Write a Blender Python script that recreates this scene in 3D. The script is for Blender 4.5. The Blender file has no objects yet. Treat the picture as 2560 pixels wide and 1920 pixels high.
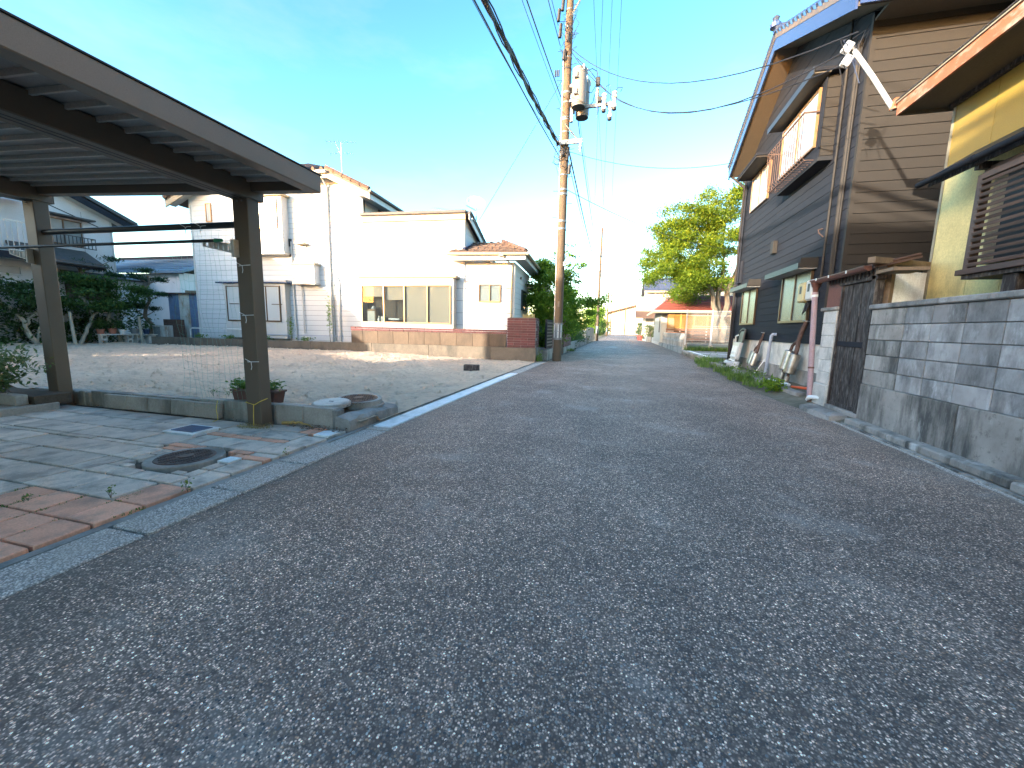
import bpy, bmesh, math, random
from mathutils import Vector, Matrix
R = math.radians
rnd = random.Random(7)
scene = bpy.context.scene
C = scene.collection

# ------------------------------------------------------------ camera, sky, sun, exposure
cam_d = bpy.data.cameras.new('camera')
cam = bpy.data.objects.new('camera', cam_d); C.objects.link(cam)
cam_d.sensor_width = 36.0
cam_d.lens = 14.02
cam_d.clip_start = 0.05
cam_d.clip_end = 3000
cam.matrix_world = Matrix(((0.9660, -0.0570, 0.2530, 0.0),
                           (0.2580, 0.1290, -0.9570, 0.0),
                           (0.0220, 0.9900, 0.1390, 1.2),
                           (0, 0, 0, 1)))
cam.rotation_mode = 'XYZ'
_l, _q, _s = cam.matrix_world.decompose()
cam.matrix_world = Matrix.LocRotScale(_l, _q.normalized(), None)
scene.camera = cam

SUN_AZ, SUN_EL = R(35.0), R(11.5)            # light travels towards +Y turned 35 deg to +X, and down
sun_dir = Vector((math.sin(SUN_AZ)*math.cos(SUN_EL), math.cos(SUN_AZ)*math.cos(SUN_EL), -math.sin(SUN_EL)))
world = bpy.data.worlds.new('World'); scene.world = world
world.use_nodes = True
wn = world.node_tree.nodes; wl = world.node_tree.links
sky = wn.new('ShaderNodeTexSky'); sky.sky_type = 'NISHITA'; sky.sun_disc = False
sky.sun_elevation = SUN_EL; sky.sun_rotation = math.atan2(-sun_dir.x, -sun_dir.y)
sky.air_density = 1.0; sky.dust_density = 1.0; sky.ozone_density = 1.2
hs = wn.new('ShaderNodeHueSaturation'); hs.inputs['Hue'].default_value = 0.489
hs.inputs['Saturation'].default_value = 1.11
gm = wn.new('ShaderNodeGamma'); gm.inputs['Gamma'].default_value = 1.5
wl.new(sky.outputs[0], gm.inputs['Color']); wl.new(gm.outputs[0], hs.inputs['Color']); # thin high haze streaks
wtc = wn.new('ShaderNodeTexCoord'); wmp = wn.new('ShaderNodeMapping'); wmp.inputs['Scale'].default_value = (1.6, 1.6, 5.0)
wno = wn.new('ShaderNodeTexNoise'); wno.inputs['Scale'].default_value = 1.7; wno.inputs['Detail'].default_value = 7; wno.inputs['Roughness'].default_value = .6
wrp = wn.new('ShaderNodeValToRGB'); wrp.color_ramp.elements[0].position = .50; wrp.color_ramp.elements[1].position = .80
wrp.color_ramp.elements[1].color = (.28, .28, .28, 1)
wmx = wn.new('ShaderNodeMix'); wmx.data_type = 'RGBA'; wmx.inputs[7].default_value = (2.0, 2.15, 2.2, 1)
wl.new(wtc.outputs['Generated'], wmp.inputs[0]); wl.new(wmp.outputs[0], wno.inputs['Vector']); wl.new(wno.outputs[0], wrp.inputs[0])
wl.new(wrp.outputs[0], wmx.inputs[0]); wl.new(hs.outputs[0], wmx.inputs[6]); wl.new(wmx.outputs[2], wn['Background'].inputs[0])
wn['Background'].inputs[1].default_value = 0.07
sun_d = bpy.data.lights.new('sun', 'SUN'); sun_d.energy = 2.0; sun_d.angle = R(0.6); sun_d.color = (1.0, 0.90, 0.76)
sun = bpy.data.objects.new('sun', sun_d); C.objects.link(sun)
sun.rotation_euler = sun_dir.to_track_quat('-Z', 'Y').to_euler()
sun.location = (-20, -30, 20)
scene.view_settings.view_transform = 'Standard'
scene.view_settings.look = 'None'
scene.view_settings.gamma = 1.0
scene.view_settings.use_curve_mapping = False
scene.view_settings.exposure = 3.0

# ------------------------------------------------------------ helpers
def tag(o, label=None, cat=None, group=None, kind=None):
    if label: o['label'] = label
    if cat: o['category'] = cat
    if group: o['group'] = group
    if kind: o['kind'] = kind
    return o
def thing(name, label, cat, loc=(0, 0, 0), rz=0, group=None):
    o = bpy.data.objects.new(name, None); C.objects.link(o)
    o.empty_display_size = 0.2
    o.location = loc; o.rotation_euler = (0, 0, rz)
    return tag(o, label, cat, group)
class MB:
    def __init__(s): s.b = bmesh.new()
    def quad(s, *p):
        s.b.faces.new([s.b.verts.new(q) for q in p]); return s
    def box(s, x0, x1, y0, y1, z0, z1, m=None):
        v = [s.b.verts.new((x, y, z)) for x in (x0, x1) for y in (y0, y1) for z in (z0, z1)]
        for f in ((0,1,3,2),(4,6,7,5),(0,4,5,1),(2,3,7,6),(0,2,6,4),(1,5,7,3)):
            s.b.faces.new([v[i] for i in f])
        if m is not None: bmesh.ops.transform(s.b, matrix=m, verts=v)
        return s
    def prism(s, poly, f, n0, n1):
        a = [s.b.verts.new(f(p[0], p[1], n0)) for p in poly]
        c = [s.b.verts.new(f(p[0], p[1], n1)) for p in poly]
        s.b.faces.new(a); s.b.faces.new(c[::-1])
        k = len(poly)
        for i in range(k): s.b.faces.new((a[i], c[i], c[(i+1) % k], a[(i+1) % k]))
        return s
    def tube(s, pts, r, n=8, cap=True):
        pts = [Vector(p) for p in pts]
        rr = r if isinstance(r, (list, tuple)) else [r]*len(pts)
        prev = None; rings = []
        up = None
        for i, p in enumerate(pts):
            if i == 0: d = pts[1]-p
            elif i == len(pts)-1: d = p-pts[i-1]
            else: d = (pts[i+1]-p).normalized()+(p-pts[i-1]).normalized()
            if d.length < 1e-9: d = Vector((0, 0, 1))
            d.normalize()
            if up is None:
                up = Vector((0, 0, 1)) if abs(d.z) < .9 else Vector((1, 0, 0))
            a = d.cross(up)
            if a.length < 1e-6: a = d.orthogonal()
            a.normalize(); b = a.cross(d).normalized(); up = b
            rings.append([s.b.verts.new(p+rr[i]*(math.cos(t)*a+math.sin(t)*b)) for t in [2*math.pi*k/n for k in range(n)]])
        for A, B in zip(rings, rings[1:]):
            for k in range(n): s.b.faces.new((A[k], A[(k+1) % n], B[(k+1) % n], B[k]))
        if cap: s.b.faces.new(rings[0][::-1]); s.b.faces.new(rings[-1])
        return s
    def lathe(s, prof, n=20, c=(0, 0, 0), m=None):
        rings = []
        vs = []
        for (r, z) in prof:
            ring = [s.b.verts.new((c[0]+r*math.cos(2*math.pi*k/n), c[1]+r*math.sin(2*math.pi*k/n), c[2]+z)) for k in range(n)]
            rings.append(ring); vs += ring
        for A, B in zip(rings, rings[1:]):
            for k in range(n): s.b.faces.new((A[k], A[(k+1) % n], B[(k+1) % n], B[k]))
        s.b.faces.new(rings[0][::-1]); s.b.faces.new(rings[-1])
        if m is not None: bmesh.ops.transform(s.b, matrix=m, verts=vs)
        return s
    def mesh(s, name, mat, smooth=False, bev=0):
        bmesh.ops.recalc_face_normals(s.b, faces=s.b.faces[:])
        if bev:
            bmesh.ops.bevel(s.b, geom=s.b.edges[:], offset=bev, segments=1, affect='EDGES', clamp_overlap=True)
        me = bpy.data.meshes.new(name); s.b.to_mesh(me); s.b.free()
        me.materials.append(mat)
        if smooth:
            me.shade_smooth(); me.set_sharp_from_angle(angle=R(40))
        return me
    def build(s, name, mat, parent=None, loc=(0, 0, 0), rz=0, smooth=False, bev=0):
        return link(name, s.mesh(name, mat, smooth, bev), parent, loc, rz)
def link(name, me, parent=None, loc=(0, 0, 0), rot=0):
    o = bpy.data.objects.new(name, me); C.objects.link(o)
    o.parent = parent; o.location = loc
    o.rotation_euler = rot if isinstance(rot, (tuple, list)) else (0, 0, rot)
    return o
def copy_tree(o, parent=None):
    c = o.copy(); C.objects.link(c); c.parent = parent
    for ch in list(o.children): copy_tree(ch, c)
    return c
def bx(name, mat, parent, x0, x1, y0, y1, z0, z1, bev=0, m=None):
    return MB().box(x0, x1, y0, y1, z0, z1, m).build(name, mat, parent, bev=bev)
def clip(poly, z0, z1):
    def half(P, f):
        out = []
        for i in range(len(P)):
            a, b = P[i], P[(i+1) % len(P)]; fa, fb = f(a), f(b)
            if fa >= 0: out.append(a)
            if fa*fb < 0:
                t = fa/(fa-fb); out.append((a[0]+(b[0]-a[0])*t, a[1]+(b[1]-a[1])*t))
        return out
    P = half(poly, lambda p: p[1]-z0)
    return half(P, lambda p: z1-p[1]) if P else P
def siding(wall, poly, f, row, gap, thick, mat, z_start, name='siding_board', seam=None):
    # boards across a wall outline, one object a row (split at seam if given)
    z = z_start; zmax = max(p[1] for p in poly); k = 0
    while z < zmax-0.03:
        Q = clip(poly, z+gap*.5, min(z+row, zmax)-gap*.5)
        if len(Q) >= 3 and max(p[0] for p in Q)-min(p[0] for p in Q) > .05:
            t = thick*(1+.12*math.sin(k*2.3))
            MB().prism(Q, f, 0.0, t).build(name, mat, wall)
        z += row; k += 1
def sag(a, b, drop, n=14):
    a, b = Vector(a), Vector(b)
    return [a.lerp(b, t)-Vector((0, 0, drop*4*t*(1-t))) for t in [i/n for i in range(n+1)]]
def cable(name, label, pts, r=.008, mat=None, group=None, n=5):
    p0 = Vector(pts[0])
    o = MB().tube([Vector(p)-p0 for p in pts], r, n).build(name, mat or M['cable'], None, loc=p0, smooth=True)
    return tag(o, label, 'cable', group)

# ------------------------------------------------------------ materials
M = {}
def lin(c): return tuple(((x/255)/12.92 if x/255 <= .04045 else ((x/255+.055)/1.055)**2.4) for x in c)+(1,)
class NT:
    def __init__(s, name):
        s.m = bpy.data.materials.new(name); s.m.use_nodes = True
        s.n = s.m.node_tree.nodes; s.l = s.m.node_tree.links
        s.p = s.n['Principled BSDF']
    def node(s, t, **k):
        q = s.n.new(t)
        for a, b in k.items(): setattr(q, a, b)
        return q
    def mix(s, f, a, b, mode='MIX'):
        q = s.n.new('ShaderNodeMix'); q.data_type = 'RGBA'; q.blend_type = mode
        for i, v in ((0, f), (6, a), (7, b)):
            if hasattr(v, 'links'): s.l.new(v, q.inputs[i])
            else: q.inputs[i].default_value = v
        return q.outputs[2]
    def math(s, op, a, b=0.0, c=False):
        q = s.n.new('ShaderNodeMath'); q.operation = op; q.use_clamp = c
        for i, v in ((0, a), (1, b)):
            if hasattr(v, 'links'): s.l.new(v, q.inputs[i])
            else: q.inputs[i].default_value = v
        return q.outputs[0]
    def ramp(s, f, stops):
        q = s.n.new('ShaderNodeValToRGB'); e = q.color_ramp.elements
        while len(e) < len(stops): e.new(.5)
        for i, (p, c) in enumerate(stops):
            e[i].position = p; e[i].color = c if len(c) == 4 else tuple(c)+(1,)
        s.l.new(f, q.inputs[0]); return q.outputs[0]
    def noise(s, vec, scale, detail=4, rough=.6):
        q = s.n.new('ShaderNodeTexNoise'); q.inputs['Scale'].default_value = scale
        q.inputs['Detail'].default_value = detail; q.inputs['Roughness'].default_value = rough
        s.l.new(vec, q.inputs['Vector']); return q.outputs[0]
    def coords(s, stretch=None, rand=True):
        tc = s.n.new('ShaderNodeTexCoord'); v = tc.outputs['Object']
        if rand:
            oi = s.n.new('ShaderNodeObjectInfo')
            m = s.math('MULTIPLY', oi.outputs['Random'], 53.0)
            a = s.n.new('ShaderNodeVectorMath'); a.operation = 'ADD'
            s.l.new(v, a.inputs[0]); s.l.new(m, a.inputs[1]); v = a.outputs[0]
        if stretch:
            a = s.n.new('ShaderNodeVectorMath'); a.operation = 'MULTIPLY'
            s.l.new(v, a.inputs[0]); a.inputs[1].default_value = stretch; v = a.outputs[0]
        return v
    def bump(s, h, strength=.3, dist=.01):
        q = s.n.new('ShaderNodeBump'); q.inputs['Strength'].default_value = strength
        q.inputs['Distance'].default_value = dist
        s.l.new(h, q.inputs['Height']); s.l.new(q.outputs[0], s.p.inputs['Normal'])
def c4(c): return tuple(c)+(1,) if len(c) == 3 else c
def mk(name, col, rough=.75, var=.25, scale=3.0, bump=.25, bscale=60, metal=0.0, stain=None, rand=.12, stretch=None, spec=.4):
    t = NT(name); v = t.coords(stretch)
    n1 = t.noise(v, scale, 5)
    col = c4(col)
    lo = tuple(x*(1-var) for x in col[:3])+(1,); hi = tuple(min(1, x*(1+var)) for x in col[:3])+(1,)
    c = t.ramp(n1, [(.3, lo), (.7, hi)])
    n2 = t.noise(v, bscale, 3)
    c = t.mix(.35, c, t.ramp(n2, [(.3, tuple(x*.6 for x in col[:3])), (.7, tuple(min(1, x*1.3) for x in col[:3]))]))
    if rand:
        oi = t.node('ShaderNodeObjectInfo')
        k = t.math('ADD', t.math('MULTIPLY', oi.outputs['Random'], 2*rand), 1-rand)
        cc = t.node('ShaderNodeCombineColor')
        for i in range(3): t.l.new(k, cc.inputs[i])
        c = t.mix(1.0, c, cc.outputs[0], 'MULTIPLY')
    if stain:
        sc, sscale, amt = stain[:3]
        sv = t.coords((1, 1, stain[3] if len(stain) > 3 else 1))
        sn = t.noise(sv, sscale, 6, .65)
        f = t.ramp(sn, [(.48, (0, 0, 0)), (.66, (amt, amt, amt))])
        c = t.mix(f, c, c4(sc))
    t.l.new(c, t.p.inputs['Base Color'])
    t.p.inputs['Roughness'].default_value = rough; t.p.inputs['Metallic'].default_value = metal
    t.p.inputs['Specular IOR Level'].default_value = spec
    if bump: t.bump(n2, bump, .006)
    M[name] = t.m; return t.m

mk('concrete', (0.36, 0.325, 0.285), var=.3, scale=2.5, bscale=45, stain=((.10, .10, .09), 1.6, .8, .35))
mk('old_concrete', (0.3, 0.275, 0.25), var=.3, scale=3, bscale=40, bump=.5, stain=((.045, .05, .048), 1.3, .9, .5))
mk('block', (0.4, 0.385, 0.375), var=.25, scale=4, bscale=55, bump=.35, stain=((.07, .075, .075), 2.2, .85, .5), rand=.2)
mk('mortar', (0.34, 0.31, 0.29), var=.2, bscale=80, stain=((.09, .095, .09), 1.5, .7))
mk('pale_block', (0.56, 0.53, 0.48), var=.2, scale=4, bscale=60, stain=((.17, .17, .15), 2.6, .7, .5))
mk('new_kerb', (0.84, 0.84, 0.82), var=.08, scale=6, bscale=60, bump=.15, stain=((.45, .43, .39), 5, .45), rand=.04)
mk('paver', (0.64, 0.53, 0.44), var=.22, scale=5, bscale=90, bump=.35, stain=((.10, .10, .095), 3.5, .6), rand=.16)
mk('paver_pink', (0.82, 0.4, 0.26), var=.15, scale=6, bscale=90, bump=.25, stain=((.26, .17, .13), 4, .6), rand=.1)
mk('brick_red', (0.12, 0.042, 0.04), var=.3, scale=9, bscale=40, bump=.6, stain=((.09, .045, .042), 6, .6), rand=.3)
mk('brick_stain', (0.115, 0.078, 0.05), var=.25, scale=3, bscale=50, bump=.35, stain=((.055, .038, .026), 2, .85, .3))
mk('white_siding', (0.54, 0.545, 0.55), rough=.6, var=.05, scale=2, bscale=120, bump=.08, stain=((.55, .55, .53), 1.1, .35, .3), rand=.03)
mk('siding_joint', (0.07, 0.07, 0.075), var=.1, bump=0)
mk('white_trim', (0.46, 0.455, 0.44), rough=.5, var=.06, bump=.05, stain=((.48, .44, .36), 2.5, .5, .4), rand=.03)
mk('peeling_board', (0.36, 0.31, 0.235), var=.12, scale=9, stain=((.34, .24, .14), 7, .8), bump=.2)
mk('dark_tile', (.075, .068, .065), rough=.6, var=.3, scale=8, bump=.2, rand=.25)
mk('brown_tile', (0.1, 0.06, 0.043), rough=.6, var=.3, scale=8, bump=.25, rand=.3)
mk('red_roof', (0.2, 0.055, 0.04), rough=.5, var=.2, scale=3, rand=.1, bump=.1)
mk('bronze', (.135, .100, .072), rough=.45, var=.08, scale=2, bscale=300, bump=.04, metal=.1, rand=.03)
mk('bronze_light', (0.46, 0.43, 0.39), rough=.45, var=.06, bump=.03, metal=.2, rand=0)
mk('roof_panel', (0.3, 0.29, 0.28), rough=.55, var=.15, scale=1.2, bump=.05, rand=.03)
mk('sash', (.10, .062, .036), rough=.35, var=.1, metal=.5, bump=.02, rand=0)
mk('sash_gold', (.33, .19, .09), rough=.35, var=.1, metal=.4, bump=.02, rand=0)
mk('slate_siding', (0.017, 0.019, 0.0255), rough=.75, spec=.15, var=.14, scale=2, bscale=150, bump=.10, rand=.07, stain=((.014, .015, .02), .8, .6, .4))
mk('brown_siding', (0.022, 0.0175, 0.0135), rough=.7, var=.05, scale=14, bscale=70, bump=.5, rand=.05, stain=((.018, .0145, .0112), 8, .3, 1))
mk('siding_gap', (.015, .015, .017), bump=0)
mk('blue_metal', (.10, .14, .25), rough=.22, var=.08, metal=.7, bump=.03, rand=.02)
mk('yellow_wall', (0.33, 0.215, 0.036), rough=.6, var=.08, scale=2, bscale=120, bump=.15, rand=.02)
mk('yellow_dirty_lit', (.80, .64, .28), rough=.75, var=.15, scale=3, bscale=50, bump=.3, stain=((.30, .25, .13), 3.0, .6, .25), rand=.03)  # dirty lower panels; base also raised to stand in for sunlight on them
mk('cream', (0.3, 0.255, 0.175), rough=.6, var=.06, bump=.05, rand=.02)
mk('soffit', (0.1, 0.084, 0.064), rough=.7, var=.08, scale=2, bump=.05, rand=.02)
mk('rust_fascia', (0.3, 0.1, 0.04), rough=.6, var=.2, scale=7, bump=.2, stain=((.45, .30, .23), 4.2, .95, 2.2), rand=.04)
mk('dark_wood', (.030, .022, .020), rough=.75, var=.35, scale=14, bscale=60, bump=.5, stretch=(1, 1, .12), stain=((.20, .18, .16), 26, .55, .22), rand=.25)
mk('slat_wood', (.085, .052, .040), rough=.6, var=.3, scale=10, bump=.4, stretch=(1, .15, 1), rand=.35)
mk('timber', (.20, .14, .09), rough=.8, var=.3, scale=12, bump=.4, rand=.2)
mk('pink_pipe', (.36, .245, .26), rough=.5, var=.1, bump=.03, stain=((.28, .17, .16), 4, .4), rand=0)
mk('brown_plastic', (.13, .055, .042), rough=.4, var=.15, bump=.05, rand=0)
mk('grey_plastic', (.33, .35, .41), rough=.5, var=.08, bump=.03, rand=.02)
mk('black_metal', (.02, .021, .024), rough=.45, var=.2, bump=.1, rand=.05)
mk('black_plastic', (.018, .018, .02), rough=.5, var=.2, bump=.05, rand=.02)
mk('white_plastic', (.72, .72, .70), rough=.4, var=.06, bump=.03, stain=((.45, .42, .36), 5, .4), rand=.02)
mk('white_paint', (0.42, 0.42, 0.42), rough=.3, var=.04, bump=.02, stain=((.45, .43, .40), 6, .35), rand=.02)
mk('meter', (0.42, 0.34, 0.17), rough=.45, var=.06, bump=.03, rand=.02)
mk('muffler', (.34, .33, .31), rough=.28, var=.25, scale=8, metal=.9, bump=.12, stain=((.12, .10, .08), 6, .5), rand=.05)
mk('rust_pipe', (.105, .062, .048), rough=.7, var=.35, scale=14, metal=.3, bump=.4, rand=.05)
mk('pole', (0.092, 0.065, 0.041), rough=.8, var=.15, scale=2.2, bscale=60, bump=.2, stretch=(1, 1, .3), rand=.04, stain=((.075, .06, .045), 1.2, .6, .25))
mk('galv', (0.19, 0.2, 0.21), rough=.45, var=.1, metal=.5, bump=.05, rand=.05)
mk('trafo', (0.17, 0.165, 0.155), rough=.45, var=.06, scale=3, bump=.03, rand=.03)
mk('porcelain', (0.5, 0.5, 0.49), rough=.25, var=.05, bump=0, rand=.05)
mk('cable', (.012, .013, .018), rough=.6, var=.1, bump=0, rand=0)
mk('terracotta', (.36, .13, .08), rough=.8, var=.2, rand=.15)
mk('planter', (.13, .06, .045), rough=.6, var=.15, rand=.05)
mk('iron', (.085, .052, .044), rough=.6, var=.3, scale=8, metal=.4, bump=.3, stain=((.20, .09, .05), 6, .5), rand=.05)
mk('bark', (.17, .135, .10), rough=.9, var=.35, scale=8, bscale=35, bump=.8, stretch=(1, 1, .25), rand=.1)
mk('pale_bark', (.36, .32, .25), rough=.9, var=.25, scale=8, bscale=35, bump=.5, stretch=(1, 1, .3), rand=.1)
mk('left_wall', (.56, .54, .54), rough=.75, var=.06, scale=1.5, bscale=90, bump=.15, rand=.02, stain=((.42, .40, .40), 1.0, .4, .3))
mk('blue_roof', (.07, .13, .20), rough=.4, var=.15, scale=3, bump=.1, rand=.15)
mk('shed_blue', (.105, .17, .30), rough=.55, var=.2, scale=4, bump=.1, stain=((.20, .10, .05), 3, .5, .4), rand=.2)
mk('shed_white', (.52, .50, .46), rough=.55, var=.1, scale=4, bump=.1, stain=((.26, .12, .05), 2.4, .9, .4), rand=.05)
mk('lattice_wood', (0.44, 0.21, 0.045), rough=.6, var=.12, bump=.1, rand=.06)
mk('deck_wood', (0.19, 0.085, 0.045), rough=.7, var=.2, bump=.2, rand=.15)
mk('pale_wall', (0.4, 0.38, 0.335), rough=.7, var=.05, scale=1.5, bump=.05, rand=.03)
mk('grey_metal_roof', (0.12, 0.125, 0.16), rough=.35, var=.12, scale=2, metal=.4, bump=.03, rand=.05)
mk('orange_plastic', (.60, .09, .02), rough=.4, var=.1, bump=.02, rand=0)
mk('red_plastic', (.50, .04, .035), rough=.4, var=.1, bump=.02, rand=0)
mk('straw', (.52, .34, .12), rough=.8, var=.25, rand=.2)
mk('yellow_cord', (.66, .50, .08), rough=.6, var=.1, bump=0, rand=0)
mk('white_cord', (.75, .75, .76), rough=.6, var=.1, bump=0, rand=0)
mk('net', (0.16, 0.34, 0.27), rough=.6, var=.1, bump=0, rand=0)
mk('dead_leaf', (.16, .095, .055), rough=.85, var=.4, scale=20, rand=.2)
mk('soil', (.10, .075, .055), rough=.95, var=.3, scale=12, bscale=40, bump=.8)
mk('blind', (0.46, 0.4, 0.33), rough=.85, var=.05, scale=2, bscale=300, bump=.1, rand=.04)
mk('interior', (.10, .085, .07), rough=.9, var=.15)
mk('curtain', (.58, .57, .52), rough=.9, var=.05, rand=.04)
mk('green_plastic', (.03, .22, .12), rough=.5, bump=0, rand=0)

def glass_mat(name, tint, refl_rough=.03, alpha=.25):
    t = NT(name); p = t.p
    tr = t.node('ShaderNodeBsdfTransparent'); tr.inputs[0].default_value = (.82, .86, .86, 1)
    p.inputs['Base Color'].default_value = c4(tint); p.inputs['Roughness'].default_value = refl_rough
    p.inputs['Specular IOR Level'].default_value = .6
    mx = t.node('ShaderNodeMixShader'); mx.inputs[0].default_value = alpha
    fr = t.node('ShaderNodeLayerWeight'); fr.inputs['Blend'].default_value = .5
    a = t.math('ADD', t.math('MULTIPLY', t.math('POWER', fr.outputs['Facing'], 4.0), .7), alpha, True)
    t.l.new(a, mx.inputs[0]); t.l.new(tr.outputs[0], mx.inputs[1]); t.l.new(p.outputs[0], mx.inputs[2])
    t.l.new(mx.outputs[0], t.n['Material Output'].inputs[0])
    M[name] = t.m
glass_mat('glass', (.05, .055, .06), .02, .16)
def frosted(name, col, bs):
    t = NT(name); v = t.coords()
    n = t.noise(v, bs, 2); n2 = t.noise(v, 1.3, 2)
    t.l.new(t.ramp(n2, [(.35, tuple(x*.75 for x in col)), (.65, col)]), t.p.inputs['Base Color'])
    t.p.inputs['Roughness'].default_value = .22; t.p.inputs['Specular IOR Level'].default_value = .5
    t.bump(n, .5, .004); M[name] = t.m
frosted('frosted', (.045, .065, .075), 110)
frosted('frosted_far', (.22, .24, .24), 60)
t = NT('pane_white'); t.p.inputs['Base Color'].default_value = (.42, .44, .44, 1); t.p.inputs['Roughness'].default_value = .08
M['pane_white'] = t.m

def leafmat(name, dark, light, trans=.35):
    t = NT(name)
    at = t.node('ShaderNodeAttribute', attribute_name='tone')
    c = t.mix(at.outputs['Fac'], c4(dark), c4(light))
    t.l.new(c, t.p.inputs['Base Color']); t.p.inputs['Roughness'].default_value = .55
    t.p.inputs['Specular IOR Level'].default_value = .3
    tl = t.node('ShaderNodeBsdfTranslucent'); t.l.new(t.mix(.5, c, c4(tuple(min(1, x*1.5) for x in light))), tl.inputs[0])
    mx = t.node('ShaderNodeMixShader'); mx.inputs[0].default_value = trans
    t.l.new(t.p.outputs[0], mx.inputs[1]); t.l.new(tl.outputs[0], mx.inputs[2])
    t.l.new(mx.outputs[0], t.n['Material Output'].inputs[0]); M[name] = t.m
leafmat('leaf_maple', (.040, .095, .008), (.20, .27, .016))
leafmat('leaf_bush', (.045, .13, .014), (.20, .30, .022))
leafmat('leaf_dark', (.016, .040, .012), (.055, .105, .026), .25)
leafmat('leaf_pine', (.014, .034, .014), (.040, .088, .030), .15)
leafmat('leaf_mix', (.03, .08, .018), (.20, .24, .09))
leafmat('leaf_weed', (.05, .11, .018), (.17, .25, .05))
leafmat('leaf_dry', (.28, .22, .10), (.46, .38, .18))
leafmat('leaf_hedge', (.022, .060, .016), (.08, .14, .03))

# asphalt with exposed pebbles
t = NT('asphalt'); v = t.coords(rand=False)
vo = t.node('ShaderNodeTexVoronoi', feature='F1'); vo.inputs['Scale'].default_value = 118; vo.inputs['Randomness'].default_value = .95
t.l.new(v, vo.inputs['Vector'])
sep = t.node('ShaderNodeSeparateColor'); t.l.new(vo.outputs['Color'], sep.inputs[0])
stone = t.ramp(sep.outputs[0], [(0, (.075, .069, .067)), (.40, (.135, .124, .120)), (.68, (.23, .21, .20)), (.84, (.33, .305, .29)), (.94, (.52, .49, .45)), (1, (.80, .77, .72))])
tan = t.ramp(sep.outputs[1], [(.90, (0, 0, 0)), (.93, (.7, .7, .7))])
stone = t.mix(tan, stone, (.27, .19, .13, 1))
edge = t.ramp(vo.outputs['Distance'], [(.30, (1, 1, 1)), (.62, (0, 0, 0))])
c = t.mix(edge, (.062, .056, .055, 1), stone)
big = t.noise(v, .55, 5, .65); mid = t.noise(v, 5.0, 5, .7)
wear = t.ramp(big, [(.38, (1.45, 1.42, 1.38)), (.5, (1.8, 1.74, 1.68)), (.66, (2.3, 2.2, 2.1))])
c = t.mix(1.0, c, wear, 'MULTIPLY')
c = t.mix(1.0, c, t.ramp(mid, [(.3, (.85, .85, .86)), (.7, (1.18, 1.17, 1.16))]), 'MULTIPLY')
vo2 = t.node('ShaderNodeTexVoronoi', feature='F1'); vo2.inputs['Scale'].default_value = 62; t.l.new(v, vo2.inputs['Vector'])
sep2 = t.node('ShaderNodeSeparateColor'); t.l.new(vo2.outputs['Color'], sep2.inputs[0])
c = t.mix(1.0, c, t.ramp(sep2.outputs[0], [(0, (.72, .72, .72)), (.5, (.98, .98, .98)), (.85, (1.2, 1.2, 1.2)), (1, (1.55, 1.55, 1.55))]), 'MULTIPLY')
c = t.mix(1.0, c, (1.28, 1.0, .84, 1), 'MULTIPLY')
lane = t.noise(t.coords((1.3, .12, 1), False), 1.0, 4, .6)
c = t.mix(1.0, c, t.ramp(lane, [(.30, (.90, .90, .905)), (.5, (1, 1, 1)), (.70, (1.12, 1.115, 1.10))]), 'MULTIPLY')
tcx = t.node('ShaderNodeSeparateXYZ'); t.l.new(v, tcx.inputs[0])
ed = t.math('ABSOLUTE', t.math('SUBTRACT', tcx.outputs[0], .23))
ed = t.math('ADD', ed, t.math('MULTIPLY', t.math('SUBTRACT', t.noise(v, 2.2, 6, .7), .5), 1.6))
c = t.mix(t.ramp(t.math('DIVIDE', ed, 4.0), [(.55, (0, 0, 0)), (.70, (.55, .55, .55))]), c, (.15, .125, .10, 1))
crk = t.node('ShaderNodeTexVoronoi', feature='DISTANCE_TO_EDGE'); crk.inputs['Scale'].default_value = .42
wv = t.node('ShaderNodeVectorMath', operation='ADD'); t.l.new(v, wv.inputs[0]); wn_ = t.node('ShaderNodeTexNoise'); wn_.inputs['Scale'].default_value = 2.5; wn_.inputs['Detail'].default_value = 5; t.l.new(v, wn_.inputs['Vector'])
t.l.new(wn_.outputs['Color'], wv.inputs[1]); t.l.new(wv.outputs[0], crk.inputs['Vector'])
crf = t.math('MULTIPLY', t.ramp(crk.outputs['Distance'], [(.0, (1, 1, 1)), (.006, (0, 0, 0))]), t.ramp(t.noise(v, .35, 3), [(.52, (0, 0, 0)), (.60, (.8, .8, .8))]))
c = t.mix(crf, c, (.03, .028, .027, 1))
dust = t.ramp(t.noise(v, 1.1, 7, .72), [(.54, (0, 0, 0)), (.70, (.5, .5, .5))])
c = t.mix(dust, c, (.40, .35, .31, 1))
t.l.new(c, t.p.inputs['Base Color']); t.p.inputs['Roughness'].default_value = .72
t.p.inputs['Specular IOR Level'].default_value = .45
h = t.mix(edge, (0, 0, 0, 1), vo.outputs['Color'])
t.bump(t.math('ADD', edge, t.math('MULTIPLY', sep.outputs[2], .5)), .5, .004)
M['asphalt'] = t.m
# pebbles lying proud of the surface
t = NT('pebble')
at = t.node('ShaderNodeAttribute', attribute_name='tone')
t.l.new(t.ramp(at.outputs['Fac'], [(0, (.055, .05, .05)), (.35, (.11, .10, .10)), (.62, (.22, .205, .195)), (.80, (.38, .35, .32)), (.90, (.33, .23, .15)), (1, (.62, .59, .54))]), t.p.inputs['Base Color'])
t.p.inputs['Roughness'].default_value = .5
M['pebble'] = t.m
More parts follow.
